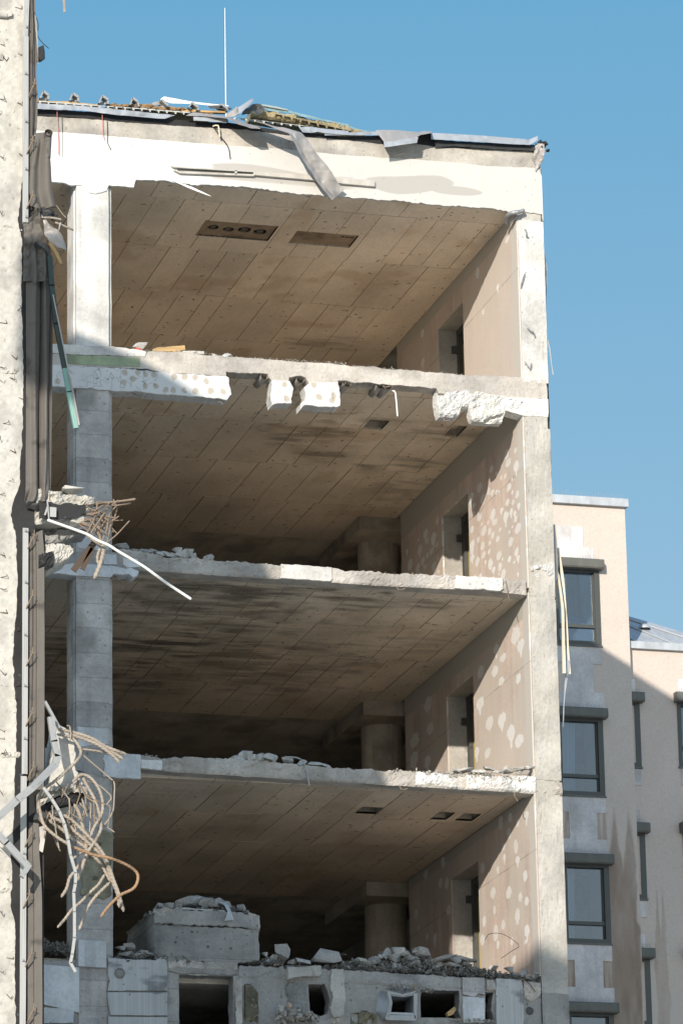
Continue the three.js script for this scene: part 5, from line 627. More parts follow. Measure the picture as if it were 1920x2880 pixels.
part('tar_lump', chunk(777, 0.1, 0.22, 0.12, 22).translate(...[[-11.803,22,16.02]][0]), M.bitumen, wing);
part('loose_lead', tube([[-11.89,22.538,16.05],[-11.84,22.383,16.05],[-11.849,22.238,16.05],[-11.799,22.155,16.05],[-11.708,22.076,16.05]], 0.006), M.blackWire, wing);
{ // hooks on the rail and bent tie wires in the wall
  const hookGeo = merge([capTube([[0, 0, 0], [0.035, 0.1, 0.07], [0.05, 0.13, 0.1]], 0.009, { seg: 6 }), capTube([[0.05, 0.13, 0.1], [0.055, 0.2, 0.1]], 0.006, { seg: 6 }), capTube([[0.03, 0.15, 0.1], [0.075, 0.135, 0.1]], 0.006, { seg: 6 })]);
  for (const p of [...[[-11.962,21.402,16.09],[-11.982,20.657,16.09],[-11.98,19.951,16.09]], ...[[-11.951,15.686,16.09],[-11.967,14.954,16.09],[-11.964,14.259,16.09],[-11.968,13.535,16.09],[-11.948,12.892,16.09]], ...[[-11.975,12.102,16.09],[-11.993,11.383,16.09],[-11.963,10.706,16.09],[-11.94,10.06,16.09]]]) { const o = part('rail_hook', hookGeo, M.rust, wing); o.position.set(...p); }
  const nailGeo = merge([capTube([[0, 0, 0], [0.05, -0.03, 0.06]], 0.005, { seg: 6 }), capTube([[0.05, -0.03, 0.06], [0.05, 0.01, 0.062]], 0.004, { seg: 6 })]);
  const boltGeo = merge([capTube([[0, 0, 0], [0.012, 0.01, 0.03]], 0.008, { seg: 6 }), capTube([[-0.008, 0.02, 0.03], [0.02, -0.006, 0.03]], 0.005, { seg: 6 })]);
  for (const p of [...[[-12.008,21.69,16.09],[-12.002,21.067,16.09],[-11.999,20.448,16.09],[-11.994,19.833,16.09],[-11.995,22.303,16.09]], ...[[-11.988,15.891,16.09],[-11.985,15.262,16.09],[-11.99,14.625,16.09],[-11.988,14.01,16.09],[-11.989,13.379,16.09]], ...[[-11.995,12.018,16.09],[-11.997,10.766,16.09]]]) { const o = part('rail_bolt', boltGeo, M.steel, wing); o.position.set(...p); }
  const nails = [...[[-12.299,22.096,16],[-12.295,21.375,16],[-12.292,20.636,16],[-12.288,19.927,16],[-12.081,21.998,16],[-12.114,22.601,16],[-12.086,21.347,16],[-12.061,20.688,16],[-12.036,20.111,16],[-12.276,21.947,16]], ...[[-12.068,18.674,16],[-12.139,18.102,16],[-12.16,17.819,16],[-12.049,17.577,16],[-12.237,17.239,16],[-12.155,16.913,16],[-12.168,16.529,16],[-12.288,18.504,16],[-12.285,17.947,16],[-12.284,17.78,16],[-12.28,17.078,16],[-12.276,16.358,16]], ...[[-12.257,15.338,16],[-12.263,15.204,16],[-12.073,14.686,16],[-12.243,14.034,16],[-12.092,14.02,16],[-12.084,13.882,16],[-12.265,15.625,16],[-12.262,14.91,16],[-12.258,14.215,16],[-12.254,13.504,16],[-12.245,13.208,16],[-12.261,13.395,16]], ...[[-12.246,13.227,16],[-12.251,12.778,16],[-12.169,11.739,16],[-12.165,10.818,16],[-12.163,10.395,16],[-12.247,12.068,16],[-12.243,11.357,16],[-12.239,10.658,16]]];
  nails.forEach((p, i) => { const o = part('tie_wire', nailGeo, M.darkRust, wing); o.position.set(...p); o.rotation.set((hash(i, 8, 4) - 0.5) * 1.4, (hash(i, 9, 4) - 0.5) * 1.6, (hash(i, 3, 4) - 0.5) * 1.2); o.scale.set(0.7 + 0.5 * hash(i, 5, 4), 0.6 + 0.7 * hash(i, 6, 4), 0.5 + 0.6 * hash(i, 7, 4)); });
  part('bolt_sleeve', merge([new THREE.CylinderGeometry(0.035, 0.035, 0.12, 14).rotateZ(Math.PI / 2).translate(...[[-12.285,22.468,16.03]][0]), chunk(31, 0.1, 0.1, 0.08).translate(...[[-12.205,22.475,16.02]][0])]), M.wing, wing);
  part('bolt_sleeve', chunk(32, 0.09, 0.1, 0.09).translate(...[[-12.302,21.929,16.02]][0]), M.wing, wing);
}
// broken floor beams sticking out of the wing, with their steel
const stubA = part('beam_stub', merge([
  brokenEdge([[-11.859,16.431],[-11.659,16.437],[-11.517,16.427],[-11.346,16.406],[-11.148,16.377]], [[-11.857,16.017],[-11.63,16.035],[-11.488,16.054],[-11.36,16.033],[-11.288,16.147],[-11.246,16.248],[-11.148,16.287]], { zf: 16.05, depth: 0.55, amp: 0.05, crumb: 0.02, step: 0.02, seed: 141 }),
  chunk(800, 0.3, 0.1, 0.25).translate(...[[-11.374,16.481,15.95]][0]), chunk(801, 0.2, 0.14, 0.2).translate(...[[-11.349,16.084,16]][0]), chunk(802, 0.16, 0.12, 0.18).translate(...[[-11.271,16.206,16]][0])]), M.wing, wing);
part('bitumen_coat', poly([[-11.828,16.277],[-11.679,16.272],[-11.6,16.241],[-11.501,16.269],[-11.256,16.255],[-11.27,16.174],[-11.316,16.135],[-11.358,16.103],[-11.43,16.091],[-11.572,16.068],[-11.827,16.052]], 16.1, 16.115, { amp: 0.015, step: 0.03, seed: 143 }), M.bitumen, stubA);
part('cavity', brokenEdge([[-11.827,16.062],[-11.599,16.069],[-11.313,16.043],[-11.185,16.021]], [[-11.826,15.822],[-11.527,15.84],[-11.313,15.955],[-11.185,15.98]], { zf: 15.8, depth: 0.3, amp: 0.06, crumb: 0.03, step: 0.03, seed: 144 }), M.pit, stubA);
part('mounting_plate', merge([poly([[-11.712,16.187],[-11.632,16.182],[-11.635,16.065],[-11.709,16.065]], 16.17, 16.185), bar(...[[-11.745,16.266,16.19],[-11.723,16.013,16.19]], 0.012, 0.03), bar(...[[-11.769,16.082,16.17],[-11.727,16.215,16.17]], 0.02, 0.02)]), M.rail, stubA);
const stubLump = part('beam_stub', brokenEdge([[-11.828,15.736],[-11.687,15.766],[-11.559,15.788],[-11.445,15.773],[-11.395,15.733]], [[-11.827,15.446],[-11.686,15.462],[-11.559,15.527],[-11.459,15.584],[-11.395,15.675]], { zf: 16.05, depth: 0.4, amp: 0.07, crumb: 0.03, step: 0.02, seed: 145 }), M.wing, wing);
part('tar_stain', brokenEdge([[-11.828,15.634],[-11.715,15.655],[-11.644,15.674]], [[-11.827,15.432],[-11.714,15.453],[-11.644,15.493]], { zf: 16.1, depth: 0.05, amp: 0.04, crumb: 0.02, step: 0.02, seed: 146 }), M.bitumen, stubLump);
const stubB = part('beam_stub', merge([
  poly([[-11.673,12.86],[-11.66,13.114],[-11.604,13.413],[-11.576,13.598],[-11.478,13.56],[-11.365,13.424],[-11.351,13.255],[-11.365,13.099],[-11.33,12.988],[-11.225,12.852],[-11.281,12.807],[-11.617,12.849]], 15.5, 16.0, { amp: 0.02, step: 0.04, seed: 147, bevel: 0.01 }),
  brokenEdge([[-11.809,12.759],[-11.683,12.848],[-11.488,12.836],[-11.376,12.862],[-11.233,12.837]], [[-11.808,12.542],[-11.669,12.583],[-11.488,12.612],[-11.362,12.652],[-11.233,12.742]], { zf: 16.08, depth: 0.6, amp: 0.08, crumb: 0.03, step: 0.02, seed: 148 })]), M.wing, wing);
part('tar_stain', brokenEdge([[-11.791,12.567],[-11.624,12.672],[-11.443,12.736],[-11.317,12.769],[-11.254,12.758]], [[-11.791,12.511],[-11.624,12.574],[-11.443,12.61],[-11.317,12.65],[-11.254,12.716]], { zf: 16.13, depth: 0.1, amp: 0.05, crumb: 0.03, step: 0.02, seed: 149 }), M.bitumen, stubB);
const bars = thing('rebar_bundle', 'tangle of rusty reinforcing bars bent out of the upper beam stub', 'rebar');
const kink = (p, a) => p.map((q, i) => i && i < p.length - 1 ? q.map((v, k) => v + (hash(Math.round(v * 977), i, k) - 0.5) * 2 * a) : q);
const rod = (p, r, m = M.rust, par = bars, name = 'bar') => part(name, capTube(kink(p, 0.01), r * 0.72, { seg: 7, step: 0.02, tension: 0.2 }), m, par);
for (const [p, r] of [[[[-11.249,16.288,16],[-11.02,16.33,16],[-10.848,16.357,16],[-10.646,16.401,16]], 0.022], [[[-11.124,16.307,15.95],[-10.951,16.334,15.95],[-10.836,16.333,15.95],[-10.692,16.366,15.95]], 0.02], [[[-11.121,16.313,16.1],[-11.131,16.156,16.1],[-11.214,15.976,16.1],[-11.245,15.902,16.1],[-11.221,15.852,16.1]], 0.013], [[[-10.878,16.328,16.15],[-10.996,16.223,16.15],[-11.125,16.04,16.15],[-11.21,15.904,16.15]], 0.014], [[[-10.896,16.27,16.1],[-10.968,16.152,16.1],[-11.003,15.989,16.1],[-11.071,15.811,16.1]], 0.014], [[[-10.913,16.363,16.05],[-10.87,16.26,16.05],[-10.899,16.142,16.05],[-10.923,16.074,16.05],[-10.946,16.007,16.05],[-10.917,15.965,16.05]], 0.014], [[[-10.735,16.094,16.1],[-10.871,15.939,16.1],[-10.986,15.827,16.1]], 0.012], [[[-11.324,16.028,16.05],[-11.174,15.92,16.05],[-11.072,15.781,16.05]], 0.013], [[[-11.292,16.205,16],[-11.149,16.184,16],[-11.049,16.14,16],[-11.018,16.017,16]], 0.032], [[[-11.298,16.123,16.03],[-11.156,16.095,16.03],[-11.077,16.005,16.03],[-11.067,15.86,16.03]], 0.034], [[[-11.298,16.048,16.06],[-11.162,16.006,16.06],[-11.091,15.901,16.06],[-11.063,15.815,16.06]], 0.034], [[[-11.181,16.256,15.95],[-11.052,16.22,15.95],[-10.995,16.172,15.95],[-10.973,16.093,15.95]], 0.03], [[[-11.075,16.161,16.12],[-10.989,16.138,16.12],[-10.918,16.12,16.12]], 0.012], [[[-10.928,16.111,16.1],[-10.957,16.007,16.1],[-10.986,15.903,16.1],[-11.007,15.8,16.1]], 0.013]]) rod(p, r);
part('strand', rope([[-11.04,15.77,16.12],[-11.059,15.661,16.12],[-11.09,15.543,16.12],[-11.162,15.353,16.12]], 0.026, 6), M.ropeM, bars); part('strand', rope([[-11.083,15.752,16.1],[-11.12,15.633,16.1],[-11.114,15.561,16.1],[-11.097,15.53,16.1]], 0.018, 7), M.ropeM, bars);
part('strand', rope([[-11.221,15.881,16.1],[-11.143,15.806,16.1],[-11.071,15.767,16.1],[-11.029,15.813,16.1]], 0.016, 7), M.ropeM, bars);
part('flat_bar', bar(...[[-11.135,15.835,16],[-11.389,15.472,16]], 0.075, 0.02), M.darkRust, bars); part('flat_bar', bar(...[[-11.157,15.761,16],[-11.281,15.495,16]], 0.06, 0.02), M.darkRust, bars);
solo('white_conduit', capTube([[-11.74,15.999,16.25],[-11.474,15.92,16.25],[-11.275,15.857,16.25],[-11.147,15.785,16.25],[-11.019,15.739,16.25],[-10.891,15.663,16.25],[-10.592,15.5,16.25],[-10.308,15.306,16.25],[-10.034,15.14,16.25]], 0.017, { seg: 10, tension: 0.15 }), M.whitePaint, 'long white conduit pipe slanting down in front of the rebar tangle', 'conduit');
const ropes = thing('steel_cable_bundle', 'tangle of rusty twisted steel cables spilling from the lower beam stub', 'steel cables');
const cable = (p, r, m = M.ropeM) => part('cable', rope(kink(p, 0.012), r * 0.6), m, ropes);
cable([...[[-11.619,13.441,16.15],[-11.461,13.405,16.15],[-11.36,13.301,16.15],[-11.34,13.215,16.15]], ...[[-11.409,13.098,16.3],[-11.541,12.966,16.3],[-11.694,12.833,16.3],[-11.816,12.73,16.3],[-11.857,12.617,16.3],[-11.843,12.478,16.3],[-11.787,12.328,16.3],[-11.651,12.192,16.3],[-11.457,12.078,16.3]]], 0.032);
cable([[-11.475,12.08,16.32],[-11.24,12,16.32],[-11.031,11.96,16.32],[-10.836,11.891,16.32],[-10.725,11.809,16.32],[-10.696,11.716,16.32],[-10.754,11.604,16.32],[-10.907,11.534,16.32],[-11.032,11.386,16.32],[-11.135,11.266,16.32]], 0.031, M.ropeRust);
cable([[-11.605,13.511,16.12],[-11.397,13.477,16.12],[-11.195,13.417,16.12],[-11.023,13.324,16.12],[-10.784,13.245,16.12]], 0.036); cable([[-11.461,13.448,16.15],[-11.144,13.355,16.15],[-10.972,13.247,16.15],[-10.871,13.136,16.15]], 0.036); cable([[-11.061,13.334,16.1],[-10.903,13.233,16.1],[-10.813,13.186,16.1]], 0.034);
cable([[-11.296,13.302,16.05],[-11.152,13.297,16.05],[-10.993,13.272,16.05]], 0.022);
cable([[-11.443,12.87,16.2],[-11.338,12.947,16.2],[-11.261,12.959,16.2],[-11.185,12.907,16.2],[-11.126,12.783,16.2],[-11.084,12.645,16.2],[-11.098,12.483,16.2],[-11.185,12.333,16.2],[-11.227,12.234,16.2]], 0.031);
cable([[-11.314,12.954,16.15],[-11.258,12.845,16.15],[-11.188,12.708,16.15],[-11.129,12.549,16.15],[-11.093,12.432,16.15],[-11.107,12.326,16.15],[-11.163,12.199,16.15],[-11.258,12.021,16.15],[-11.367,11.719,16.15]], 0.034);
cable([[-11.403,12.632,16.1],[-11.342,12.53,16.1],[-11.314,12.391,16.1],[-11.272,12.24,16.1],[-11.253,12.085,16.1]], 0.036);
cable([[-11.537,12.49,16.15],[-11.397,12.391,16.15],[-11.23,12.231,16.15],[-11.105,12.083,16.15],[-11.007,11.92,16.15],[-10.949,11.755,16.15],[-10.89,11.577,16.15],[-10.828,11.372,16.15]], 0.036);
cable([[-11.69,12.469,16.12],[-11.502,12.379,16.12],[-11.363,12.28,16.12],[-11.196,12.134,16.12],[-11.056,12,16.12],[-10.984,11.809,16.12],[-10.904,11.569,16.12],[-10.874,11.425,16.12]], 0.036);
cable([[-11.696,12.433,16.08],[-11.522,12.329,16.08],[-11.382,12.209,16.08],[-11.271,12.116,16.08],[-11.09,11.952,16.08],[-11.02,11.85,16.08],[-10.962,11.728,16.08]], 0.034); cable([[-11.627,12.473,16.05],[-11.46,12.354,16.05],[-11.306,12.235,16.05],[-11.209,12.141,16.05]], 0.034);
cable([[-11.025,11.829,16.05],[-11.108,11.714,16.05],[-11.192,11.614,16.05],[-11.306,11.499,16.05],[-11.404,11.396,16.05],[-11.501,11.282,16.05],[-11.586,11.178,16.05]], 0.03); cable([[-10.976,11.723,16.1],[-11.078,11.611,16.1],[-11.164,11.519,16.1],[-11.245,11.394,16.1],[-11.301,11.268,16.1],[-11.345,11.148,16.1]], 0.031);
cable([[-11.246,12.029,16.08],[-11.313,11.936,16.08],[-11.382,11.847,16.08],[-11.438,11.762,16.08],[-11.493,11.638,16.08],[-11.549,11.528,16.08]], 0.032); cable([[-11.219,12.11,16.1],[-11.331,12.049,16.1],[-11.412,11.984,16.1]], 0.028);
for (const [p, r] of [[[...[[-11.292,13.215,16.1],[-11.134,13.089,16.1],[-10.947,12.939,16.1]], ...[[-10.935,12.941,16.1],[-10.916,12.857,16.1],[-10.93,12.576,16.1],[-10.988,12.475,16.1],[-11.037,12.403,16.1]]], 0.013], [[[-11.244,12.716,16.1],[-11.211,12.648,16.1],[-11.211,12.508,16.1],[-11.216,12.309,16.1]], 0.014], [[[-11.309,12.624,16.05],[-11.152,12.493,16.05],[-11.04,12.414,16.05],[-10.912,12.328,16.05]], 0.013], [[[-11.467,12.681,16.15],[-11.453,12.528,16.15],[-11.481,12.429,16.15]], 0.012], [[[-11.668,12.589,16.15],[-11.665,12.491,16.15],[-11.678,12.418,16.15]], 0.012], [[[-11.247,12.913,16.1],[-11.093,12.863,16.1],[-10.981,12.763,16.1],[-10.967,12.7,16.1],[-11.051,12.598,16.1]], 0.013], [[[-11.5,13.536,16.2],[-11.464,13.545,16.2],[-11.46,13.444,16.2],[-11.469,13.364,16.2]], 0.013]]) rod(p, r, M.ropeM, ropes, 'tie_rod');
{ const R = rng(4242), roots = [[-11.693,12.515,16.1],[-11.554,12.521,16.1],[-11.443,12.582,16.1],[-11.331,12.642,16.1],[-11.275,12.757,16.1],[-11.373,12.949,16.1],[-11.61,12.882,16.1],[-11.749,12.568,16.1]];
  for (let i = 0; i < 16; i++) { const a = roots[i % 8], pts = [a]; let x = a[0], y = a[1], z = a[2]; for (let k = 0; k < 3; k++) { x += (R() - 0.35) * 0.22; y -= (0.05 + R() * 0.22) * (k && R() < 0.25 ? -0.6 : 1); z += (R() - 0.4) * 0.16; pts.push([x, y, z]); } part('tie_rod', capTube(pts, 0.006 + 0.004 * R(), { seg: 6, step: 0.03, tension: 0.02 }), i % 3 ? M.rust : M.ropeM, ropes); }
  const ra = [[-11.26,16.265,16.05],[-11.274,16.162,16.05],[-11.288,16.074,16.05],[-11.174,16.197,16.05],[-11.346,16.041,16.05]];
  for (let i = 0; i < 9; i++) { const a = ra[i % 5], pts = [a]; let [x, y, z] = a; for (let k = 0; k < 3; k++) { x += 0.03 + R() * 0.16; y += (R() - 0.6) * 0.22; z += (R() - 0.3) * 0.12; pts.push([x, y, z]); } part('bar', capTube(pts, 0.006 + 0.004 * R(), { seg: 6, step: 0.03, tension: 0.02 }), M.rust, bars); } }
solo('bent_channel', merge([channel([[-11.746,13.564,16.45],[-11.707,13.286,16.45],[-11.664,13.116,16.45]], 0.075, 0.05), channel([...[[-11.664,13.116,16.45],[-11.692,13.014,16.45]], ...[[-11.97,12.713,16.5],[-12.149,12.56,16.5],[-12.435,12.285,16.5]]], 0.085, 0.06)]), M.steel, 'bent light steel channel crossing in front of the wall stump', 'steel channel');
solo('steel_flat', bar(...[[-11.791,13.786,16.3],[-11.619,13.477,16.3]], 0.03, 0.05), M.steel, 'short straight steel flat above the bent channel', 'steel bar');
solo('steel_angle_end', merge([channel([[-12.416,12.239,16.4],[-12.25,12.073,16.4],[-12.002,11.815,16.4]], 0.075, 0.05), bar(...[[-11.988,11.829,16.4],[-12.077,11.681,16.4]], 0.06, 0.06)]), M.steel, 'steel channel with a cut end pointing down to the right', 'steel channel');
solo('hanging_rail', channel([[-11.843,12.714,16.5],[-11.749,12.591,16.5],[-11.659,12.449,16.5],[-11.597,12.3,16.5],[-11.555,12.115,16.5],[-11.525,11.937,16.5],[-11.465,11.733,16.5],[-11.469,11.609,16.5],[-11.489,11.505,16.5],[-11.48,11.279,16.5],[-11.48,10.979,16.5],[-11.505,10.788,16.5],[-11.527,10.689,16.5],[-11.469,10.588,16.5]], 0.032, 0.025, 0.004), M.rail, 'thin bent white metal rail hanging far down below the cables', 'metal rail');
const gs = thing('green_stud', 'long green metal stud hanging beside the black membrane', 'metal stud');
part('stud_web', channel([[-11.709,19.342,16.15],[-11.683,18.974,16.15],[-11.626,18.488,16.15],[-11.515,17.901,16.15]], 0.06, 0.04), M.greenDark, gs); part('stud_web', channel([[-11.524,17.927,16.16],[-11.473,17.642,16.16],[-11.389,17.201,16.16]], 0.058, 0.04), M.greenPaint, gs);
part('stud_lip', bar(...[[-11.677,18.841,16.18],[-11.477,17.833,16.18]], 0.012, 0.02), M.rail, gs); part('stud_lip', bar(...[[-11.47,17.818,16.18],[-11.359,17.22,16.18]], 0.018, 0.03), M.zincWarm, gs);
for (const [i, [p, r, m]] of [[[[-11.769,19.83,16.15],[-11.673,19.834,16.15],[-11.58,19.822,16.15]], 0.014, M.ropeM], [[[-11.635,19.775,16.15],[-11.524,19.738,16.15],[-11.432,19.702,16.15]], 0.014, M.ropeM], [[[-11.609,19.67,16.2],[-11.591,19.756,16.2]], 0.01, M.rail], [[[-11.695,19.505,16.12],[-11.629,19.403,16.12],[-11.573,19.28,16.12]], 0.026, M.wood], [[[-11.618,20.016,16.1],[-11.558,19.928,16.1],[-11.501,19.87,16.1]], 0.005, M.ropeM]].entries()) solo('splintered_stick', capTube(p, r, { seg: 7 }), m, ['thin stick lying across the torn membrane, upper one', 'thin stick pointing right at the white column', 'tiny upright pale stick in the torn membrane', 'splintered brown timber poking down from the torn membrane', 'hair thin fibre below the curled membrane'][i], 'stick', 'sticks in the torn membrane');
solo('frayed_strap', sheet([[-11.591,22.878,16.3],[-11.588,22.622,16.3],[-11.585,22.527,16.3],[-11.579,22.448,16.3]], [[-11.57,22.88,16.3],[-11.563,22.625,16.3],[-11.558,22.53,16.3],[-11.553,22.466,16.3]], { nu: 3, nv: 16, amp: 0.01, freq: 20, seed: 71, thick: 0.012 }), M.ropeM, 'short frayed strap hanging into the sky at the top edge', 'strap');

// ---------------------------------------------------------------- the neighbouring rendered houses at the right
const stucco = (s, stains) => tex(640, 1280, 10, 20, (x, y) => { let c = tint([0.585, 0.505, 0.445], 0.92 + 0.14 * fbm(x * 1.2, y * 1.2, s, 4) + 0.12 * (noise(x * 42, y * 42, s) - 0.5)); c = blend(c, [0.52, 0.49, 0.44], 0.35 * sstep(0.4, 0.7, fbm(x * 0.35, y * 0.5, s + 9, 3)) * sstep(22, 17, y)); for (const [x0, x1, top, a] of stains) { const m = (x0 + x1) / 2, w = (x1 - x0) / 2, e = (fbm(x * 4, y * 1.4, s + 4, 5) - 0.5) * 0.5, d = Math.abs(x - m + e * 0.4) / w, tip = top - 1.1 * Math.pow(Math.min(1, Math.abs(((x - x0) / (x1 - x0)) * 2 % 1 - 0.5) * 2), 1.3) + e * 1.6; if (d < 1.1) c = blend(c, [0.235, 0.165, 0.115], a * sstep(1.1, 0.9, d) * sstep(tip + 0.1, tip - 0.45, y) * (0.45 + 0.9 * fbm(x * 6, y * 1.2, s, 4))); } return c; }, { ox: s === 301 ? 0 : 6, oy: 10 });
M.stuccoA = mat(null, { map: stucco(301, [[6.72, 7.33, 20.6, 0.8], [5.66, 5.92, 21.2, 0.55], [6.46, 6.73, 21.2, 0.5], [5.68, 5.94, 17.6, 0.65], [6.48, 6.7, 17.6, 0.6]]), bump: BUMP, bs: 0.01 });
M.stuccoB = mat(null, { map: stucco(302, [[7.75, 8.0, 19.4, 0.4], [8.3, 8.55, 17.8, 0.3]]), bump: BUMP, bs: 0.01 });
M.panelLilac = mat(null, { map: concreteMap([0.61, 0.585, 0.585], 311, { stain: 0.1, pit: 0.1 }), bump: BUMP, bs: 0.002 });
M.winFrame = mat([0.075, 0.08, 0.075], { rough: 0.45, metal: 0.2 });
M.hood = mat(null, { map: streaky([0.125, 0.125, 0.11], 313, 0.15), rough: 0.55, metal: 0.1 });
M.glass = new THREE.MeshPhysicalMaterial({ color: new THREE.Color().setRGB(0.62, 0.72, 0.8), roughness: 0.01, metalness: 0, transmission: 1, thickness: 0, ior: 2.0, specularColor: new THREE.Color().setRGB(0.55, 0.8, 1) });
M.curtain = mat([0.62, 0.62, 0.6]);
M.coping = mat(null, { map: streaky([0.50, 0.52, 0.545], 315, 0.12), rough: 0.5, metal: 0.25 });
M.slateRoof = mat(null, { map: streaky([0.44, 0.46, 0.48], 317, 0.12), rough: 0.6, metal: 0.1 });
const ZA = -17, ZB = -17.25;
function windowPart(house, xr, yTop, z, w = 0.98, h = 1.62) { // right edge, top under the hood
  const x1 = xr, x0 = xr - w, y0 = yTop - h, f = 0.075, deep = 0.11, W = part('window', merge([box(x0, x0 + f, y0, yTop, z - deep, z + 0.02), box(x1 - f * 1.5, x1, y0, yTop, z - deep, z + 0.02), box(x0 + f, x1 - f * 1.5, yTop - 0.06, yTop, z - deep, z + 0.018), box(x0 + f, x1 - f * 1.5, y0, y0 + 0.09, z - deep, z + 0.022)]), M.winFrame, house);
  const a = x0 + f, b = x1 - f * 1.5, ym = y0 + 0.42;
  part('sash', merge([box(a, b, ym - 0.035, ym + 0.035, z - deep, z - 0.02), box(a, a + 0.03, ym + 0.035, yTop - 0.06, z - deep, z - 0.045), box(b - 0.03, b, ym + 0.035, yTop - 0.06, z - deep, z - 0.045), box(a, a + 0.02, y0 + 0.09, ym - 0.035, z - deep, z - 0.045), box(b - 0.02, b, y0 + 0.09, ym - 0.035, z - deep, z - 0.045)]), M.winFrame, W);
  part('pane', box(a, b, ym + 0.03, yTop - 0.055, z - 0.09, z - 0.075), M.glass, W); part('pane', box(a, b, y0 + 0.085, ym - 0.03, z - 0.09, z - 0.075), M.glass, W);
  const cw = hash(Math.round(xr * 31), Math.round(yTop * 17), 5); if (cw > 0.35) part('curtain', sheet([[a - 0.05, yTop, z - 0.25], [a - 0.05, y0, z - 0.25]], [[a + 0.12 + 0.3 * cw, yTop, z - 0.25], [a + 0.1 + 0.25 * cw, y0, z - 0.25]], { nu: 24, nv: 4, thick: 0.004, fold: u => 0.025 * Math.sin(u * 34) }), M.curtain, W);
  part('sill', box(x0 - 0.02, x1 + 0.015, y0 - 0.03, y0 + 0.005, z - 0.05, z + 0.045), M.hood, W);
  const s = new THREE.Shape(); s.moveTo(0, 0); s.lineTo(0.2, 0); s.lineTo(0.22, 0.03); s.lineTo(0.22, 0.16); s.quadraticCurveTo(0.22, 0.2, 0.18, 0.205); s.lineTo(0, 0.21); const g = new THREE.ExtrudeGeometry(s, { depth: w + 0.12, bevelEnabled: false }).rotateY(-Math.PI / 2).translate(x1 + 0.055, yTop - 0.01, z);
  const hd = part('shutter_box', boxUV(g), M.hood, house); // profile runs towards the viewer
  const sp = []; for (let i = 0; i < 17; i++) sp.push(new THREE.CylinderGeometry(0.003, 0.003, 0.1, 4).translate(x0 + 0.03 + i * (w / 17), yTop + 0.245, z + 0.1)); const S = part('bird_spikes', merge(sp), M.steel, hd); S.userData.kind = 'stuff';
}
const houseA = thing('rendered_house', 'tall beige rendered house with pale stepped panels between dark windows', 'building');
const aTop = [[5.798,27.129],[7.35,27.121]], xA = aTop[1][0], yA = aTop[1][1];
const winA = [[[6.73,25.706]], [[6.695,22.538]], [[6.713,19.494]], [[6.706,16.457]]].map(q => q[0]);
{
  const H = winA.map(([x, y]) => [x, y]);
  const holes = H.map(([x, y]) => [[x - 0.97, y - 1.61], [x - 0.01, y - 1.61], [x - 0.01, y], [x - 0.97, y]]); holes.push([[H[3][0] - 0.97, H[3][1] - 4.75], [H[3][0] - 0.01, H[3][1] - 4.75], [H[3][0] - 0.01, H[3][1] - 3.13], [H[3][0] - 0.97, H[3][1] - 3.13]]);
  part('front_wall', poly([[0.6, 0.01], [xA, 0.01], [xA, yA], [0.6, yA]], ZA - 0.3, ZA, { holes }), M.stuccoA, houseA);
  part('side_wall', box(xA - 0.3, xA - 0.001, 0.01, yA, ZA - 12, ZA - 0.3), M.stuccoA, houseA);
  part('room', box(0.6, xA - 0.32, 0.01, yA - 0.3, ZA - 6, ZA - 2.2), M.interior, houseA);
  part('roof_coping', merge([box(0.5, xA + 0.05, yA - 0.02, yA + 0.15, ZA - 0.4, ZA + 0.1), box(xA - 0.35, xA + 0.05, yA - 0.02, yA + 0.15, ZA - 12, ZA - 0.4)]), M.coping, houseA);
  const sp = []; for (let i = 0; i < 44; i++) sp.push(new THREE.CylinderGeometry(0.003, 0.003, 0.12, 4).translate(xA - 0.05 - i * 0.06, yA + 0.2, ZA + 0.06)); part('bird_spikes', merge(sp), M.steel, houseA).userData.kind = 'stuff';
  H.forEach(([x, y]) => windowPart(houseA, x, y, ZA)); windowPart(houseA, H[3][0], H[3][1] - 3.13, ZA);
  const pan = p => { const o = part('pale_panel', poly(p, ZA, ZA + 0.02, { bevel: 0.003 }), M.panelLilac, houseA); return o; };
  const [x0, y0] = H[0]; pan([[x0 - 1.0, y0 + 0.2], [x0 - 0.1, y0 + 0.2], [x0 - 0.1, y0 + 0.48], [x0 - 0.32, y0 + 0.48], [x0 - 0.32, y0 + 0.92], [x0 - 0.88, y0 + 0.91], [x0 - 0.88, y0 + 0.47], [x0 - 1.0, y0 + 0.47]]);
  for (let i = 0; i < 4; i++) { const [xa, ya] = H[i], b = ya - 1.65, t = i < 3 ? H[i + 1][1] + 0.2 : ya - 3.13 + 0.2, hgt = b - t; pan([[xa - 0.98, b], [xa, b], [xa, b - hgt * 0.27], [xa - 0.2, b - hgt * 0.27], [xa - 0.2, b - hgt * 0.73], [xa + 0.02, b - hgt * 0.73], [xa + 0.02, t], [xa - 1.0, t], [xa - 1.0, b - hgt * 0.73], [xa - 0.8, b - hgt * 0.73], [xa - 0.8, b - hgt * 0.27], [xa - 0.98, b - hgt * 0.27]].reverse()); }
}
const houseB = thing('rendered_house', 'lower beige rendered house farther right with a grey hipped roof', 'building');
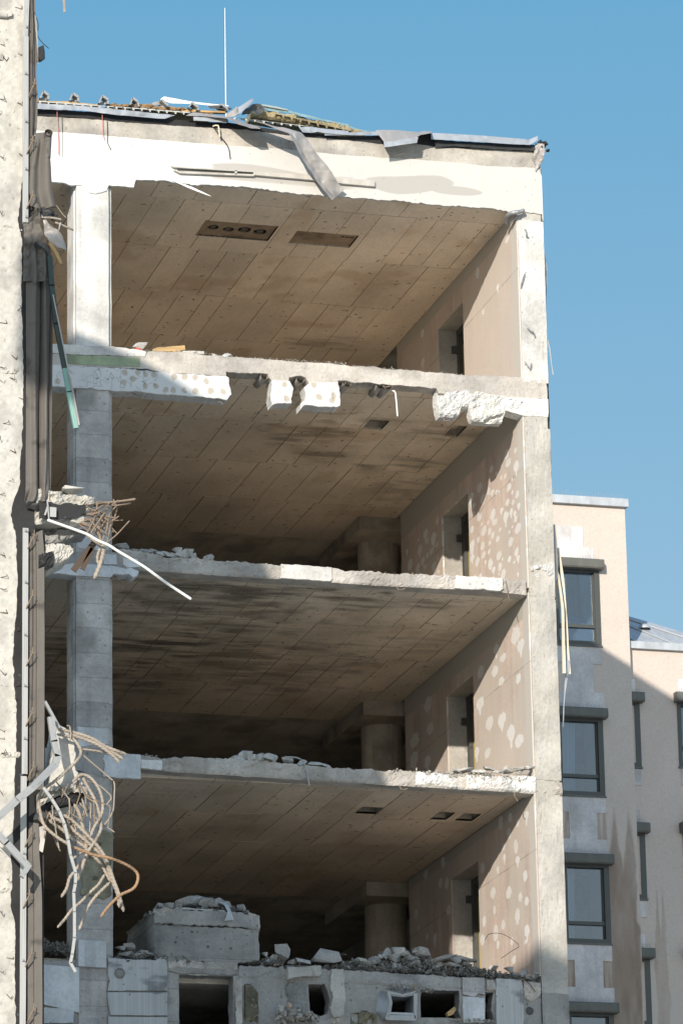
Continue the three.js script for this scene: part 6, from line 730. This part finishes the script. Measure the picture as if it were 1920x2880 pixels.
{
  const [, yB] = [[7.471,24.156]][0], yB2 = yB, xB0 = xA + 0.004;
  const WB = 0.84, HB = 1.36; const winB = [...[[7.594,22.988]], ...[[7.603,20.242],[7.607,17.647]]];
  const win2 = winB.map(([x, y]) => [x + 0.82 + WB, y + 0.05]);
  const all = [...winB, ...win2]; for (const q of [winB[2], win2[2]]) all.push([q[0], q[1] - 2.62]);
  part('front_wall', poly([[xB0, 0.01], [19, 0.01], [19, yB2], [xB0, yB2]], ZB - 0.3, ZB, { holes: all.map(([x, y]) => [[x - WB + 0.01, y - HB + 0.01], [x - 0.01, y - HB + 0.01], [x - 0.01, y], [x - WB + 0.01, y]]) }), M.stuccoB, houseB);
  part('room', box(xB0, 18.6, 0.01, yB2 - 0.3, ZB - 6, ZB - 2.2), M.interior, houseB);
  part('side_wall', box(18.7, 19, 0.01, yB2, ZB - 10, ZB - 0.3), M.stuccoB, houseB);
  part('roof_coping', box(xB0, 19.1, yB2 - 0.02, yB2 + 0.13, ZB - 0.4, ZB + 0.09), M.coping, houseB);
  for (const [x, y] of all) windowPart(houseB, x, y, ZB, WB, HB);
  for (const [x, y] of all) { part('pale_panel', poly([[x - 0.8, y + 0.21], [x - 0.08, y + 0.21], [x - 0.08, y + 0.5], [x - 0.8, y + 0.5]], ZB, ZB + 0.02, { bevel: 0.003 }), M.panelLilac, houseB); part('pale_panel', poly([[x - 0.8, y - 1.74], [x - 0.02, y - 1.74], [x - 0.02, y - 1.4], [x - 0.8, y - 1.4]], ZB, ZB + 0.02, { bevel: 0.003 }), M.panelLilac, houseB); }
  const rp = [[8.797,25.725,-21],[9.851,25.383,-21]], zr = -21, ridgeY = rp[0][1];
  const a = [xB0 - 2, yB2 + 0.1, ZB - 0.2], b = [rp[1][0] + 0.4, yB2 + 0.1, ZB - 0.2], slope = (rp[1][1] - rp[0][1]) / (rp[1][0] - rp[0][0]), pk = [rp[0][0] - 2, ridgeY - slope * 2 - 0.0, zr];
  const far = [b[0], yB2 + 0.1, -30];
  const g = new THREE.BufferGeometry(); g.setAttribute('position', new THREE.Float32BufferAttribute([...a, ...b, ...pk, ...b, ...far, ...pk, ...far, a[0], a[1], -30, ...pk], 3)); 
  const rf = part('hipped_roof', boxUV(g), M.slateRoof, houseB);
  const n = V3(b).sub(V3(a)).cross(V3(pk).sub(V3(a))).normalize(), on = (s, t) => V3(a).lerp(V3(b), s).lerp(V3(pk), t);
  for (const [s, t] of [[0.75, 0.34], [0.93, 0.07]]) { const p = on(s, t); part('roof_vent', new THREE.SphereGeometry(0.13, 14, 8, 0, Math.PI * 2, 0, Math.PI / 2).scale(1, 0.8, 1).translate(p.x, p.y, p.z + 0.03), M.coping, rf); }
  for (const s of [0.3, 0.5, 0.68, 0.85]) { const p = V3(a).lerp(V3(b), s), q = on(s, 0.9 - s * 0.2); part('roof_seam', bar(p.add(n.clone().multiplyScalar(0.02)).toArray(), q.add(n.clone().multiplyScalar(0.02)).toArray(), 0.03, 0.03), M.coping, rf); }
}

// ---------------------------------------------------------------- a tall tree beside the camera's view; its crown shades the foot of the building
{
  const R = rng(77), tree = thing('pine_tree', 'tall bare stemmed pine with a small flat crown beyond the left of the view', 'tree');
  const TX = -19.0, TZ = 32, H = 24.2; tree.position.set(TX, 0, TZ);
  const bark = mat([0.14, 0.09, 0.06]), gs2 = [new THREE.CylinderGeometry(0.06, 0.24, H - 1, 12, 6).translate(0, (H - 1) / 2, 0)];
  for (let i = 0; i < 26; i++) { const y = 22 + R() * 1.2, a = R() * 6.3, l = 0.6 + 0.9 * R(); gs2.push(capTube([[0, y, 0], [Math.cos(a) * l * 0.5, y + 0.25, Math.sin(a) * l * 0.5], [Math.cos(a) * l, y + 0.6 + 0.4 * R(), Math.sin(a) * l]], 0.025, { seg: 5, step: 0.3 })); }
  part('trunk', merge(gs2), bark, tree);
  const pos = []; for (let i = 0; i < 16000; i++) { const a = R() * 6.3, r = 1.6 * Math.sqrt(R()), y = 22.7 + R() * (1.95 - 0.5 * r * r * 0.4); if (fbm(Math.cos(a) * r * 1.2 + 9, y * 1.3, Math.sin(a) * r * 1.2 + 5, 3) < 0.36 + 0.12 * (y - 22.7) / 2) continue; const c = V3(Math.cos(a) * r, y, Math.sin(a) * r), u = V3(R() - 0.5, R() - 0.5, R() - 0.5).normalize().multiplyScalar(0.1 + 0.05 * R()), v = V3(R() - 0.5, R() - 0.5, R() - 0.5).cross(u).normalize().multiplyScalar(0.05); pos.push(...c.clone().add(u).toArray(), ...c.clone().add(v).toArray(), ...c.clone().sub(v).toArray(), ...c.clone().sub(u).toArray(), ...c.clone().sub(v).toArray(), ...c.clone().add(v).toArray()); }
  const g = new THREE.BufferGeometry(); g.setAttribute('position', new THREE.Float32BufferAttribute(pos, 3)); g.computeVertexNormals(); part('crown', g, new THREE.MeshStandardMaterial({ color: new THREE.Color().setRGB(0.045, 0.07, 0.03), roughness: 0.8, side: THREE.DoubleSide }), tree);
}

renderer.render(scene, camera);
